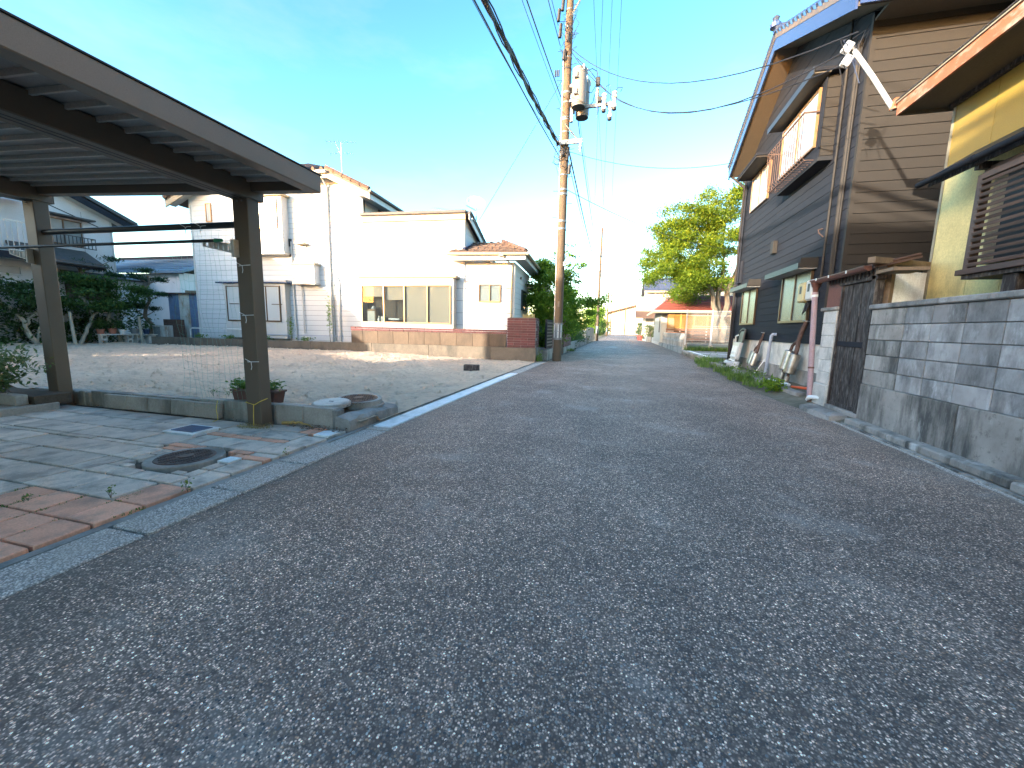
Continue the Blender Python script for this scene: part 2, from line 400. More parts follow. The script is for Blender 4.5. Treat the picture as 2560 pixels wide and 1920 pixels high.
# kerb concrete with pebbly worn top
t = NT('worn_kerb'); v = t.coords()
vo = t.node('ShaderNodeTexVoronoi', feature='F1'); vo.inputs['Scale'].default_value = 120
t.l.new(v, vo.inputs['Vector']); sep = t.node('ShaderNodeSeparateColor'); t.l.new(vo.outputs['Color'], sep.inputs[0])
c = t.ramp(sep.outputs[0], [(0, (.27, .23, .20)), (.45, (.53, .455, .40)), (.8, (.74, .65, .57)), (1, (.85, .78, .69))])
c = t.mix(t.ramp(vo.outputs['Distance'], [(.4, (0, 0, 0)), (.7, (.7, .7, .7))]), c, (.09, .09, .09, 1))
c = t.mix(t.ramp(t.noise(v, 2.2, 6), [(.45, (0, 0, 0)), (.7, (.75, .75, .75))]), c, (.42, .36, .30, 1))
t.l.new(c, t.p.inputs['Base Color']); t.p.inputs['Roughness'].default_value = .85
t.bump(sep.outputs[1], .6, .004); M['worn_kerb'] = t.m
# raked sand
t = NT('sand'); v = t.coords(rand=False)
n1 = t.noise(v, .9, 6, .65); n2 = t.noise(v, 9, 6, .7); n3 = t.noise(t.coords((1, 2.6, 1), False), 4, 6, .7)
c = t.ramp(n1, [(.3, (.70, .51, .365)), (.7, (.86, .67, .50))])
c = t.mix(t.ramp(n2, [(.50, (0, 0, 0)), (.68, (.6, .6, .6))]), c, (.40, .295, .215, 1))
t.l.new(c, t.p.inputs['Base Color']); t.p.inputs['Roughness'].default_value = .95
t.bump(t.math('ADD', n2, t.math('MULTIPLY', n3, 1.6)), 1.0, .09); M['sand'] = t.m
# earth / weedy ground
t = NT('earth'); v = t.coords(rand=False)
n1 = t.noise(v, 2.5, 6, .7)
t.l.new(t.ramp(n1, [(.3, (.06, .055, .04)), (.5, (.13, .115, .08)), (.7, (.20, .18, .14))]), t.p.inputs['Base Color'])
t.p.inputs['Roughness'].default_value = .95; t.bump(t.noise(v, 30, 5), .8, .03); M['earth'] = t.m
# galvanised / plastic corrugated sheet
mk('corrugated', (0.75, 0.77, 0.74), rough=.4, var=.06, bump=.03, stain=((.30, .27, .20), 3, .5, .4), rand=0)

t = NT('stained_base'); v = t.coords(); vs_ = t.coords((1, 1, .22))
c = t.ramp(t.noise(v, 2.2, 6), [(.3, (.20, .185, .165)), (.7, (.40, .37, .33))])
c = t.mix(t.ramp(t.noise(vs_, 2.6, 7, .7), [(.47, (0, 0, 0)), (.62, (.92, .92, .92))]), c, (.055, .055, .05, 1))
c = t.mix(t.ramp(t.noise(vs_, 4.5, 6, .7), [(.60, (0, 0, 0)), (.74, (.75, .75, .75))]), c, (.58, .57, .54, 1))
c = t.mix(t.ramp(t.noise(v, 14, 6, .75), [(.55, (0, 0, 0)), (.70, (.7, .7, .7))]), c, (.085, .085, .07, 1))
t.l.new(c, t.p.inputs['Base Color']); t.p.inputs['Roughness'].default_value = .9
t.bump(t.noise(v, 45, 5), .5, .008); M['stained_base'] = t.m
t = NT('stained_block'); v = t.coords(); vs_ = t.coords((1, 1, .45))
c = t.ramp(t.noise(v, 3.5, 6), [(.3, (.27, .255, .24)), (.7, (.41, .395, .38))])
c = t.mix(t.ramp(t.noise(vs_, 2.4, 7, .72), [(.46, (0, 0, 0)), (.64, (.85, .85, .85))]), c, (.10, .098, .092, 1))
c = t.mix(t.ramp(t.noise(vs_, 6, 6, .7), [(.58, (0, 0, 0)), (.74, (.6, .6, .6))]), c, (.60, .60, .60, 1))
oi = t.node('ShaderNodeObjectInfo'); k = t.math('ADD', t.math('MULTIPLY', oi.outputs['Random'], .5), .72)
cc = t.node('ShaderNodeCombineColor')
for i in range(3): t.l.new(k, cc.inputs[i])
c = t.mix(1.0, c, cc.outputs[0], 'MULTIPLY')
t.l.new(c, t.p.inputs['Base Color']); t.p.inputs['Roughness'].default_value = .9
t.bump(t.noise(v, 60, 4), .4, .006); M['stained_block'] = t.m

mk('bronze_fascia', (.20, .155, .12), rough=.42, var=.06, scale=1.5, bscale=300, bump=.03, metal=.15, rand=0)
mk('lot_wall', (0.135, 0.108, 0.08), var=.3, scale=3, bscale=40, bump=.5, stain=((.06, .055, .045), 1.6, .8, .5))
# leaves, trunks, grass
def cloud(name, mat, parent, clumps, n, size, aspect=.5, up=.35, spiky=False, bright=None, loc=(0, 0, 0)):
    """clumps: (x,y,z,rx,ry,rz,weight)"""
    V, F, T = [], [], []
    W = [c[6] if len(c) > 6 else c[3]*c[4]*c[5] for c in clumps]
    for i in range(n):
        c = rnd.choices(clumps, W)[0]
        p = Vector((rnd.gauss(0, .5), rnd.gauss(0, .5), rnd.gauss(0, .5)))
        if p.length > 1.5: p *= 1.5/p.length
        pos = Vector((c[0]+p.x*c[3], c[1]+p.y*c[4], c[2]+p.z*c[5]))
        s = size*rnd.uniform(.6, 1.35)
        nrm = Vector((rnd.gauss(0, 1), rnd.gauss(0, 1), rnd.gauss(0, 1)+up*3)).normalized()
        d = nrm.orthogonal().normalized(); d.rotate(Matrix.Rotation(rnd.uniform(0, 6.28), 3, nrm))
        if spiky: d = (Vector((rnd.gauss(0, .6), rnd.gauss(0, .6), rnd.uniform(.2, 1.2)))).normalized(); nrm = d.orthogonal().normalized()
        e = nrm.cross(d).normalized()
        k0 = len(V); w = s*aspect
        tone = min(1, max(0, rnd.gauss(.45, .25)+.15*p.z))
        V += [pos-d*s*.5, pos+e*w*.5+nrm*s*.08, pos+d*s*.5-nrm*s*.06, pos-e*w*.5+nrm*s*.08]
        F += [(k0, k0+1, k0+2), (k0, k0+2, k0+3)]
        T += [tone]*4
    me = bpy.data.meshes.new(name); me.from_pydata([tuple(v) for v in V], [], F)
    at = me.attributes.new('tone', 'FLOAT', 'POINT'); at.data.foreach_set('value', T)
    me.materials.append(M[mat])
    return link(name, me, parent, loc)
def limb(b, p0, p1, r0, r1, wob=.08, n=6, seg=6):
    p0, p1 = Vector(p0), Vector(p1); L = (p1-p0).length
    pts = []
    for i in range(seg+1):
        f = i/seg; q = p0.lerp(p1, f)
        if 0 < i < seg: q += Vector((rnd.uniform(-1, 1), rnd.uniform(-1, 1), rnd.uniform(-.5, .5)))*wob*L*.5
        pts.append(q)
    b.tube(pts, [r0+(r1-r0)*i/seg for i in range(seg+1)], n)
    return pts
def blades(name, parent, spots, n, h, mat='leaf_weed', w=.006, loc=(0, 0, 0), lean=.5):
    V, F, T = [], [], []
    for i in range(n):
        x, y, z, r = rnd.choice(spots)
        a = rnd.uniform(0, 6.28); rr = r*rnd.random()**.5
        x += rr*math.cos(a); y += rr*math.sin(a)
        hh = h*rnd.uniform(.35, 1.1); a = rnd.uniform(0, 6.28); l = hh*lean*rnd.uniform(.2, 1.2)
        dx, dy = math.cos(a), math.sin(a); k0 = len(V); ww = w*rnd.uniform(.6, 1.5); t = rnd.random()
        for f, q in ((0, 1), (.5, .85), (1, .05)):
            cx, cy, cz = x+dx*l*f*f, y+dy*l*f*f, z+hh*f*(1-.25*f)
            V += [(cx-dy*ww*q, cy+dx*ww*q, cz), (cx+dy*ww*q, cy-dx*ww*q, cz)]; T += [t, t]
        F += [(k0, k0+1, k0+3, k0+2), (k0+2, k0+3, k0+5, k0+4)]
    me = bpy.data.meshes.new(name); me.from_pydata(V, [], F)
    at = me.attributes.new('tone', 'FLOAT', 'POINT'); at.data.foreach_set('value', T)
    me.materials.append(M[mat]); return link(name, me, parent, loc)
from mathutils import noise as mn
# ============================================================ GROUND
def struct(o): o['kind'] = 'structure'; return o
g = MB(); g.quad((-900, -600, -.06), (900, -600, -.06), (900, 1500, -.06), (-900, 1500, -.06))
struct(g.build('ground', M['earth']))
# asphalt road: a strip with an uneven right edge
redge = [(-25, 3.0), (6.4, 3.0), (7.4, 2.92), (8.6, 2.82), (9.7, 2.78), (11, 2.86), (12.2, 2.93), (14, 3.0), (16, 3.08), (18.5, 3.2), (22, 3.3), (28, 3.45), (40, 3.7), (60, 4.0), (112, 4.3)]
b = MB()
fine = []
for (y0, x0), (y1, x1) in zip(redge, redge[1:]):
    k = max(1, int((y1-y0)/.45)) if 6 < y0 < 18 else 1
    for i in range(k):
        u = i/k; fine.append((y0+(y1-y0)*u, x0+(x1-x0)*u+(rnd.uniform(-.05, .04) if 7 < y0 < 16 else 0)))
fine.append((112, 4.3))
for (y0, x0), (y1, x1) in zip(fine, fine[1:]):
    b.quad((-2.53, y0, 0), (x0, y0, 0), (x1, y1, 0), (-2.53, y1, 0))
bmesh.ops.remove_doubles(b.b, verts=b.b.verts[:], dist=1e-4)
road = struct(b.build('asphalt_road', M['asphalt']))
# cross street at the far end
b = MB(); b.quad((-60, 112, -.004), (60, 112, -.004), (60, 117, -.004), (-60, 117, -.004)); struct(b.build('cross_street', M['asphalt']))
# pebbles proud of the asphalt near the camera
def pebbles():
    V, F, T = [], [], []
    n = 0
    while n < 24000:
        ang = rnd.uniform(-1.05, .85); d = .75+4.6*rnd.random()**1.5
        x = d*math.sin(ang-.25*0)+0; y = d*math.cos(ang)
        if x < -2.5 or x > 2.95: continue
        s = rnd.choice((.0022, .0026, .003, .0034, .004, .005, .0065))*rnd.uniform(.8, 1.15)
        if rnd.random() < .985: s = min(s, .0058)
        a0 = rnd.uniform(0, 6.28); el = rnd.uniform(.6, 1); k0 = len(V); m = 6
        tone = rnd.random()**1.5
        for r_, z_ in ((1.0, -.001), (.82, .55)):
            for k in range(m):
                a = 6.283*k/m; rr = s*r_*(.86+.28*((k*7+n*3) % 5)/5)
                px, py = rr*math.cos(a), rr*el*math.sin(a)
                V.append((x+px*math.cos(a0)-py*math.sin(a0), y+px*math.sin(a0)+py*math.cos(a0), z_*s*.62 if z_ > 0 else z_)); T.append(tone)
        for k in range(m): F.append((k0+k, k0+(k+1) % m, k0+m+(k+1) % m, k0+m+k))
        F.append(tuple(k0+m+k for k in range(m)))
        n += 1
    me = bpy.data.meshes.new('pebbles'); me.from_pydata(V, [], F)
    at = me.attributes.new('tone', 'FLOAT', 'POINT'); at.data.foreach_set('value', T)
    me.materials.append(M['pebble'])
    o = link('asphalt_pebbles', me); tag(o, 'small rounded pebbles showing through the worn grey asphalt', 'pebbles', kind='stuff')
pebbles()
# road manhole far away
b = MB(); b.lathe([(.33, 0), (.33, .006), (.30, .008)], 24)
mh = b.build('road_manhole', M['galv'], loc=(-.35, 29.6, .003)); tag(mh, 'pale flat manhole cover set in the middle of the asphalt', 'manhole')

# left kerb gutter stones (worn), new white kerb blocks, then worn again
kerb = struct(MB().box(-2.775, -2.50, -6, 14.1, -.2, -.03).build('left_kerb', M['old_concrete']))
def kerbstone(y0, y1, mat, z=.012, tw=0, name='kerb_stone'):
    w = .235 if 'white' in name else .285; l = y1-y0-.016
    o = MB().box(-w/2, w/2, -l/2, l/2, -.12, 0).build(name, mat, kerb, loc=((-2.655 if 'white' in name else -2.637)+tw*.2, (y0+y1)/2, z), bev=.008)
    o.rotation_euler = (rnd.uniform(-.006, .006), rnd.uniform(-.01, .01), tw)
y = -1.5
while y < 4.0:
    kerbstone(y, min(y+.6, 4.03), M['worn_kerb'], .012+rnd.uniform(-.006, .008), rnd.uniform(-.012, .012)); y += .6
y = 4.05; k = 0
while y < 10.2:
    kerbstone(y, y+.6 if k != 2 else y+.6, M['new_kerb'], .016, 0, 'white_kerb_stone'); y += .615; k += 1
while y < 14.0:
    kerbstone(y, y+.6, M['worn_kerb'], .008+rnd.uniform(-.004, .006), rnd.uniform(-.008, .008)); y += .6
# new-kerb backing strip (mortar bed behind)
b = MB().box(-2.83, -2.78, 4.0, 14.0, -.1, .012); bed = b.build('mortar_bed', M['concrete'], kerb)
b = MB().box(-2.84, -2.782, -2, 3.98, -.1, .014); b.build('mortar_bed', M['old_concrete'], kerb)
# tar joint between asphalt and kerb
# sand lot
def lot():
    nx, ny = 250, 150; V, F = [], []
    for j in range(ny+1):
        for i in range(nx+1):
            x = -20.9+(18.1)*i/nx; ymax = 13.82+(x+2.8)*math.tan(R(4.5))
            y = 3.86+(ymax-3.86)*j/ny
            base = .03+.16*min(1, max(0, (-3.2-x)/7)) 
            edge = min(1, max(0, (-2.85-x)/.5))
            p = Vector((x, y, 0))
            h = .045*mn.noise(p*.7)+.034*mn.noise(p*2.1+Vector((3, 0, 0)))+.026*mn.noise(Vector((x*3.4, y*6.5, 1)))+.018*mn.noise(p*9)
            if rnd.random() < .02: h += .02
            for (ax_, ay_, bx_, by_, bend) in ((-3.2, 7.2, -17, 9.5, 1.2), (-3.2, 8.7, -17, 11.0, 1.2), (-3.4, 11.3, -13, 6.0, -.8), (-3.4, 12.6, -13, 7.4, -.8)):
                f_ = max(0, min(1, (x-ax_)/(bx_-ax_))); yc_ = ay_+(by_-ay_)*f_+bend*math.sin(f_*3.1)
                d_ = abs(y-yc_); 
                if d_ < .32: h += (-.035 if d_ < .14 else .02)*(.6+.4*math.sin(x*26+y*9))
            if x > -7 and y < 4.25: base = base*.5+.09
            V.append((x, y, base+h*(.15+.85*edge)))
    for j in range(ny):
        for i in range(nx):
            a = j*(nx+1)+i; F.append((a, a+1, a+nx+2, a+nx+1))
    me = bpy.data.meshes.new('sand_lot'); me.from_pydata(V, [], F); me.materials.append(M['sand']); me.shade_smooth()
    struct(link('sand_lot', me))
lot()
# clods on the sand
V, F = [], []
for i in range(1700):
    x = rnd.uniform(-19, -3); y = rnd.uniform(4.4, 13.0); s = rnd.uniform(.012, .045)*(1 if rnd.random() < .9 else 1.6)
    zb = .05+.16*min(1, max(0, (-3.2-x)/7)); k0 = len(V)
    for k in range(5): V.append((x+s*math.cos(k*1.257+i), y+s*math.sin(k*1.257+i)*.8, zb-.01))
    V.append((x+rnd.uniform(-.3, .3)*s, y, zb+s*rnd.uniform(.5, .9)))
    for k in range(5): F.append((k0+k, k0+(k+1) % 5, k0+5))
me = bpy.data.meshes.new('clods'); me.from_pydata(V, [], F); me.materials.append(M['sand'])
tag(link('sand_clods', me), 'small clods of earth scattered over the raked sand lot', 'clods', kind='stuff')

# driveway paving
drive = struct(MB().box(-8.4, -2.85, -3, 3.75, -.2, -.004).build('driveway', M['soil']))
tiles = {}
def tile(x0, x1, y0, y1, mat):
    key = (round(x1-x0, 3), round(y1-y0, 3), mat)
    if key not in tiles:
        w, l = x1-x0-.016, y1-y0-.016
        tiles[key] = MB().box(-w/2, w/2, -l/2, l/2, -.04, 0).mesh('paver', M[mat], bev=.005)
    o = link('paver', tiles[key], drive, ((x0+x1)/2, (y0+y1)/2, .03+rnd.uniform(-.004, .004)), (rnd.uniform(-.008, .008), rnd.uniform(-.006, .006), rnd.uniform(-.006, .006)))
MHX, MHY = -3.53, 2.47
def tooclose(x0, x1, y0, y1):
    cx, cy = max(x0, min(MHX, x1)), max(y0, min(MHY, y1))
    return (cx-MHX)**2+(cy-MHY)**2 < .27**2
def place(x0, x1, y0, y1, mat):
    if not tooclose(x0, x1, y0, y1): tile(x0, x1, y0, y1, mat)
    elif max(x1-x0, y1-y0) > .12:      # cut pieces round the manhole
        if x1-x0 > y1-y0: xm = (x0+x1)/2; place(x0, xm, y0, y1, mat); place(xm, x1, y0, y1, mat)
        else: ym = (y0+y1)/2; place(x0, x1, y0, ym, mat); place(x0, x1, ym, y1, mat)
def row(y0, y1, x_end, x_start, w, mat, off=0):
    x = x_start-off
    while x > x_end+.02:
        x2 = max(x-w, x_end)
        if abs(x-x2) > .06 and not (x2 < -4.3 and x > -4.6 and y0 < 3.3 and y1 > 3.1): place(x2, x, y0, y1, mat)
        x = x2
for r0, r1 in ((-.55, -.3), (-.3, -.05), (-.05, .2), (.2, .45), (.45, .71), (.71, .97), (.97, 1.22), (1.22, 1.47), (1.47, 1.73)):
    row(r0, r1, -3.95 if r0 > .9 else -8.0, -2.86, .265, 'paver_pink')
for r0, r1 in ((.97, 1.22), (1.22, 1.47), (1.47, 1.73)):
    row(r0, r1, -8.2, -3.96, .45, 'paver')
row(1.73, 2.03, -2.9-.28, -2.86, .3, 'paver_pink'); row(1.73, 2.03, -8.2, -3.18, .45, 'paver', 0)
row(2.03, 2.33, -8.2, -2.86, .45, 'paver', 0)
row(2.33, 2.62, -8.2, -2.86, .45, 'paver')
row(2.62, 2.70, -8.2, -4.1, .45, 'paver'); row(2.62, 2.71, -4.1, -2.86, .30, 'paver_pink')
row(2.71, 2.80, -4.1, -3.14, .32, 'paver_pink'); row(2.71, 2.80, -3.14, -2.86, .28, 'paver')
row(2.70, 3.00, -8.2, -4.1, .45, 'paver'); row(2.80, 3.10, -4.1, -2.86, .34, 'paver')
row(3.10, 3.20, -4.14, -3.14, .33, 'paver_pink'); row(3.10, 3.40, -3.14, -2.86, .28, 'paver')
row(3.00, 3.32, -8.2, -4.15, .45, 'paver'); row(3.20, 3.46, -4.14, -3.14, .5, 'paver')
row(3.32, 3.62, -8.2, -4.15, .45, 'paver'); row(3.46, 3.68, -4.14, -3.3, .42, 'paver'); row(3.46, 3.70, -3.28, -3.1, .18, 'paver_pink'); row(3.42, 3.70, -3.08, -2.86, .22, 'pale_block' )
for r0 in (-.55, -.25, .05, .35, .67): row(r0, r0+.3, -8.2, -8.0, .2, 'paver')

# driveway manhole with concrete ring
def disc(root, name, r0, r1, z0, z1, mat):
    return MB().lathe([(r0, z0), (r0, z1-.006), (r0-.006, z1), (r1, z1)], 40).build(name, mat, root, smooth=True)
def manhole(loc, r, ring, lab, tilt=(0, 0), cover='iron'):
    t_ = thing('manhole', lab, 'manhole', loc); t_.rotation_euler = (tilt[0], tilt[1], 0)
    disc(t_, 'ring', r+ring, .01, -.05, .018, M['concrete'])
    disc(t_, 'cover', r, .01, .0, .024, M[cover])
    b = MB(); k = int(r/.033)
    for i in range(-k, k+1):
        for j in range(-k, k+1):
            x, y_ = i*.033+(j % 2)*.0165, j*.03
            if x*x+y_*y_ < (r-.03)**2 and x*x+y_*y_ > .06**2: b.box(x-.011, x+.011, y_-.005, y_+.005, .0242, .0285)
    b.lathe([(.055, .0242), (.055, .030), (.045, .030)], 20)
    tag(b.build('cover_studs', M[cover], t_), kind='stuff')
    return t_
manhole((MHX, MHY, .028), .215, .065, 'round rusty iron manhole cover in a pale concrete ring among the pavers')
m2 = manhole((-3.23, 4.44, .235), .235, .05, 'rusty manhole cover on a raised concrete collar at the sand edge', (.03, .02))
MB().lathe([(.30, -.25), (.31, -.05), (.26, -.04)], 24).build('collar', M['old_concrete'], m2, smooth=True)
lid = thing('inspection_lid', 'round plain grey lid beside the rusty raised manhole', 'lid', (-3.31, 4.02, .262)); lid.rotation_euler = (.05, 0, 0)
disc(lid, 'rim', .22, .01, -.04, .006, M['concrete']); disc(lid, 'plate', .20, .01, .0, .014, M['pale_block'])
MB().box(-.03, .03, -.006, .006, .0142, .018).build('grip_slot', M['black_plastic'], lid)
dr = thing('drain_lid', 'square blue-grey checker drain lid in a pale frame on the driveway', 'drain lid', (-4.44, 3.2, .022))
MB().box(-.21, .21, -.16, .16, -.03, .012).build('frame', M['new_kerb'], dr, bev=.004)
bx('plate', M['shed_blue'], dr, -.15, .15, -.11, .11, .0122, .02)
b = MB()
for i in range(-6, 7):
    for j in range(-4, 5): b.box(i*.022-.007, i*.022+.007, j*.023-.003, j*.023+.003, .0202, .024)
tag(b.build('plate_studs', M['shed_blue'], dr), kind='stuff')
bx('pale_slab', M['new_kerb'], drive, -3.06, -2.88, 3.42, 3.60, .02, .042)
bx('pale_slab', M['new_kerb'], drive, -3.22, -3.10, 2.50, 2.62, .0, .036)

# low edging wall between driveway and lot
ew = thing('edging_wall', 'low grey concrete block edging between driveway and sand lot', 'wall', (-3.07, 3.75, 0))
x = 0.0
while x > -4.9:
    w = .39 if x < -.05 else .42
    MB().box(-w+.006, 0, -.002, .115, -.3, 0).build('block', M['concrete'], ew, loc=(x, rnd.uniform(-.004, .004), .255+.012*x+rnd.uniform(-.006, .004)), bev=.006)
    x -= w
bx('block', M['old_concrete'], ew, -.02, .05, -.004, .13, -.05, .235, .008)
for i in range(3): bx('old_brick', M['concrete'], ew, -3.9-.11*i-.1, -3.9-.11*i, -.03, .09, .0, .2+.015*(i % 2), .012)
fb = thing('leaning_block_row', 'row of five thin grey blocks leaning against the edging wall', 'blocks', (-4.62, 3.63, .03)); 
for i in range(5):
    o = MB().box(-.385, 0, -.03, .03, 0, .185).build('block', M['concrete'], fb, loc=(-.39*i, .04, 0), bev=.006); o.rotation_euler = (-.08, rnd.uniform(-.01, .01), rnd.uniform(-.02, .02))
# broken kerb chunk at the road edge
ch = thing('broken_kerb', 'broken grey concrete kerb piece in front of the raised manhole', 'kerb', (-3.05, 3.74, .0))
b = MB()
prof = [(0, -.03), (.20, -.03), (.20, .13), (.17, .155), (.02, .175), (0, .15)]
pts = []
n = 9
for i in range(n+1):
    f = i/n; pts.append([(x-.0+.02*f+rnd.uniform(-.012, .012), f*.98, z*(1-.08*f)+(rnd.uniform(-.014, .012) if z > 0 else 0)) for x, z in prof])
vs = [[b.b.verts.new(p) for p in ring] for ring in pts]
for A, B in zip(vs, vs[1:]):
    for k in range(6): b.b.faces.new((A[k], A[(k+1) % 6], B[(k+1) % 6], B[k]))
b.b.faces.new(vs[0]); b.b.faces.new(vs[-1][::-1])
b.build('kerb_body', M['old_concrete'], ch)
# dirt mound behind it with dry litter
b = MB(); nn = 14
gv = [[b.b.verts.new((-3.62+.72*i/nn, 3.88+.95*j/nn, .0+.21*max(0, math.sin(math.pi*min(1, .16+i/nn*.92)))**.5*max(0, math.sin(math.pi*(.15+j/nn*.8)))**.4+rnd.uniform(-.012, .012))) for i in range(nn+1)] for j in range(nn+1)]
for j in range(nn):
    for i in range(nn): b.b.faces.new((gv[j][i], gv[j][i+1], gv[j+1][i+1], gv[j+1][i]))
struct(b.build('earth_mound', M['soil'], smooth=True))
# black stump block in the sand
st = thing('dark_block', 'dark charred timber block standing in the sand lot', 'block', (-3.77, 10.0, .05), .12)
MB().box(-.2, .2, -.1, .1, -.05, .155).build('body', M['dark_wood'], st, bev=.015)
# ============================================================ CARPORT
cp = thing('carport', 'dark bronze aluminium carport with ribbed flat roof over the driveway', 'carport', (-3.95, 3.62, 0))
def W(o, ref=cp):  # place a child given in world coordinates
    o.location = Vector(o.location)-ref.location; return o
def wbx(name, mat, x0, x1, y0, y1, z0, z1, bev=0, ref=cp):
    return W(bx(name, mat, ref, x0, x1, y0, y1, z0, z1, bev), ref)
ROOFS = .052   # roof rises to the left
def rz(x): return 2.70+ROOFS*(-3.1-x)
for px, top in ((-3.95, 2.53), (-7.32, 2.70)):
    for py in (3.62, -1.75):
        o = wbx('post', M['bronze'], px-.115, px+.085, py-.075, py+.075, .0 if py > 0 else 0, top, .006)
        wbx('base_trim', M['bronze'], px-.125, px+.095, py-.085, py+.085, .0, .035, .003)
        for dx in (-.04, .02):
            MB().lathe([(.010, 0), (.010, .006), (.004, .008)], 8, m=Matrix.Translation((px+dx+.0, py-.076, top-.06))@Matrix.Rotation(R(90), 4, 'X')).build('bolt', M['galv'], cp, loc=-cp.location)
    z0 = top-.035
    wbx('beam', M['bronze'], px-.13, px+.10, -2.4, 3.74, z0, z0+.19, .008)
    for dx in (-.04, .02): wbx('beam_groove', M['black_metal'], px+dx-.005, px+dx+.005, -2.4, 3.735, z0-.0025, z0+.001)
    wbx('beam_end_cap', M['bronze'], px-.125, px+.095, 3.742, 3.75, z0+.005, z0+.185)
# sloped roof parts: prism in x-z extruded along y
def slab(name, mat, x0, x1, dz0, dz1, y0, y1):
    f = lambda a, z, n: (a, n, z)
    poly = [(x0, rz(x0)+dz0), (x1, rz(x1)+dz0), (x1, rz(x1)+dz1), (x0, rz(x0)+dz1)]
    return MB().prism(poly, f, y0, y1).build(name, mat, cp, loc=-cp.location)
y = -2.5; k = 0
while y < 3.55:
    slab('roof_panel', M['roof_panel'], -8.25, -3.2, -.045, -.035, y+.004, y+.174)
    slab('rib', M['bronze_light'], -8.25, -3.2, -.085, -.0455, y+.168, y+.186)
    y += .178
# fascia all round
wbx('front_fascia', M['bronze_fascia'], -3.19, -3.06, -2.6, 3.70, 2.535, 2.705, .008)
wbx('fascia_lip', M['black_metal'], -3.075, -3.052, -2.6, 3.705, 2.706, 2.716)
slab('end_fascia', M['bronze'], -8.4, -3.195, -.165, .005, 3.59, 3.70)
slab('rear_fascia', M['bronze'], -8.5, -8.4, -.165, .005, -2.6, 3.70)
slab('roof_sheet', M['bronze'], -8.4, -3.195, -.030, -.022, -2.6, 3.585)
# upper rail between the posts
rail = thing('rail_bar', 'thick dark square bar fixed between the two carport posts', 'bar', (-4.07, 3.62, 2.26))
MB().tube([(0, 0, -.01), (-3.2, 0, .03)], .034, 10).build('bar', M['black_metal'], rail, smooth=True)
for x in (0, -3.2): MB().tube([(x+.01, 0, -.01), (x-.03, 0, -.01)], .045, 10).build('flange', M['black_metal'], rail)
# drying-pole holders and pole
def holder(x, lab):
    h = thing('pole_holder', lab, 'bracket', (x, 3.52, 1.98), R(172), 'perforated drying-pole holders')
    # arm outline with round holes built as a ring strip mesh
    b = MB()
    f = lambda a, z, n: (a, n, z)
    L = .50
    def zc(a): return a*.16
    def hw(a): return .052-.02*a/L
    N = 26
    holes = [(.09, .026), (.17, .027), (.25, .027), (.33, .026), (.42, .02)]
    # top and bottom rails + webs between holes
    top = [(L*i/N, zc(L*i/N)+hw(L*i/N)) for i in range(N+1)]; top2 = [(a, z-.012) for a, z in top]
    bot = [(L*i/N, zc(L*i/N)-hw(L*i/N)) for i in range(N+1)]; bot2 = [(a, z+.012) for a, z in bot]
    for A, B in ((top, top2), (bot2, bot)):
        for i in range(N): b.prism([A[i], A[i+1], B[i+1], B[i]], f, -.012, .012)
    edges = [0]+[hh[0] for hh in holes]+[L]
    for i in range(len(holes)+1):
        c0 = 0.0 if i == 0 else holes[i-1][0]+.024; c1 = L if i == len(holes) else holes[i][0]-.024
        if i == len(holes): c0 = L-.02
        b.prism([(c0, zc(c0)-hw(c0)+.01), (c1, zc(c1)-hw(c1)+.01), (c1+.006, zc(c1)+hw(c1)-.01), (c0-.006, zc(c0)+hw(c0)-.01)], f, -.0118, .0118)
    b.build('arm', M['bronze_light'], h)
    bx('bracket_plate', M['bronze_light'], h, -.05, 0, -.03, .03, -.09, .09, .004)
    bx('hinge_block', M['white_plastic'], h, -.012, .03, -.036, .036, -.02, .05, .004)
    return h
h1 = holder(-4.06, 'bronze perforated drying-pole arm swung out from the post near the road')
h2 = holder(-7.40, 'bronze perforated drying-pole arm on the post near the leafy planter')
pole_ = thing('drying_pole', 'thin dark laundry pole with green end cap lying in the holders', 'pole', (-4.20, 3.46, 2.055))
MB().tube([(0, 0, 0), (-4.0, -.02, .03)], .017, 10).build('pole', M['black_metal'], pole_, smooth=True)
MB().tube([(.06, 0, 0), (-.03, 0, 0)], [.016, .023], 10).build('end_cap', M['green_plastic'], pole_, smooth=True)
# net hung from the rail
nt = thing('trellis_net', 'thin green trellis net hanging from the bar beside the carport post', 'net', (-4.1, 3.63, 2.22))
b = MB()
NX, NZ = 12, 19
def npt(i, j):
    x = -.02-.95*i/NX; z = -2.0*j/NZ
    return Vector((x+.012*math.sin(j*1.3+i), .02*math.sin(i*.9+j*.7)-.02, z-.02*abs(math.sin(i*1.7+j))-(.04*math.sin(math.pi*i/NX) if j else 0)))
for j in range(NZ+1): b.tube([npt(i, j) for i in range(NX+1)], .0010, 3, False)
for i in range(NX+1): b.tube([npt(i, j) for j in range(NZ+1)], .0010, 3, False)
b.build('mesh', M['net'], nt)
def tie(loc, lab, s=.1):
    o = thing('cord_tie', lab, 'tie', loc, 0, 'white cord ties')
    b = MB()
    b.tube([(-s, -.02, 0), (-.02, -.03, .004), (s*.6, -.022, .008)], .004, 5)
    b.tube([(-.04, -.03, .0), (-.10, -.05, .035)], .0035, 5); b.tube([(-.04, -.03, 0), (.0, -.06, -.05), (-.01, -.06, -.08)], .0035, 5)
    b.build('cord', M['white_cord'], o)
tie((-3.93, 3.56, 1.80), 'white cord knotted round the carport post below the perforated arm')
tie((-3.93, 3.56, 1.27), 'white cord knotted round the middle of the carport post')
tie((-3.90, 3.56, .76), 'lowest white cord knotted round the carport post')
tie((-4.52, 3.60, 2.24), 'white cord tail knotted on the bar above the drying-pole arm', .05)
tie((-4.74, 3.60, 2.24), 'white cord tail knotted on the bar farther from the post', .05)
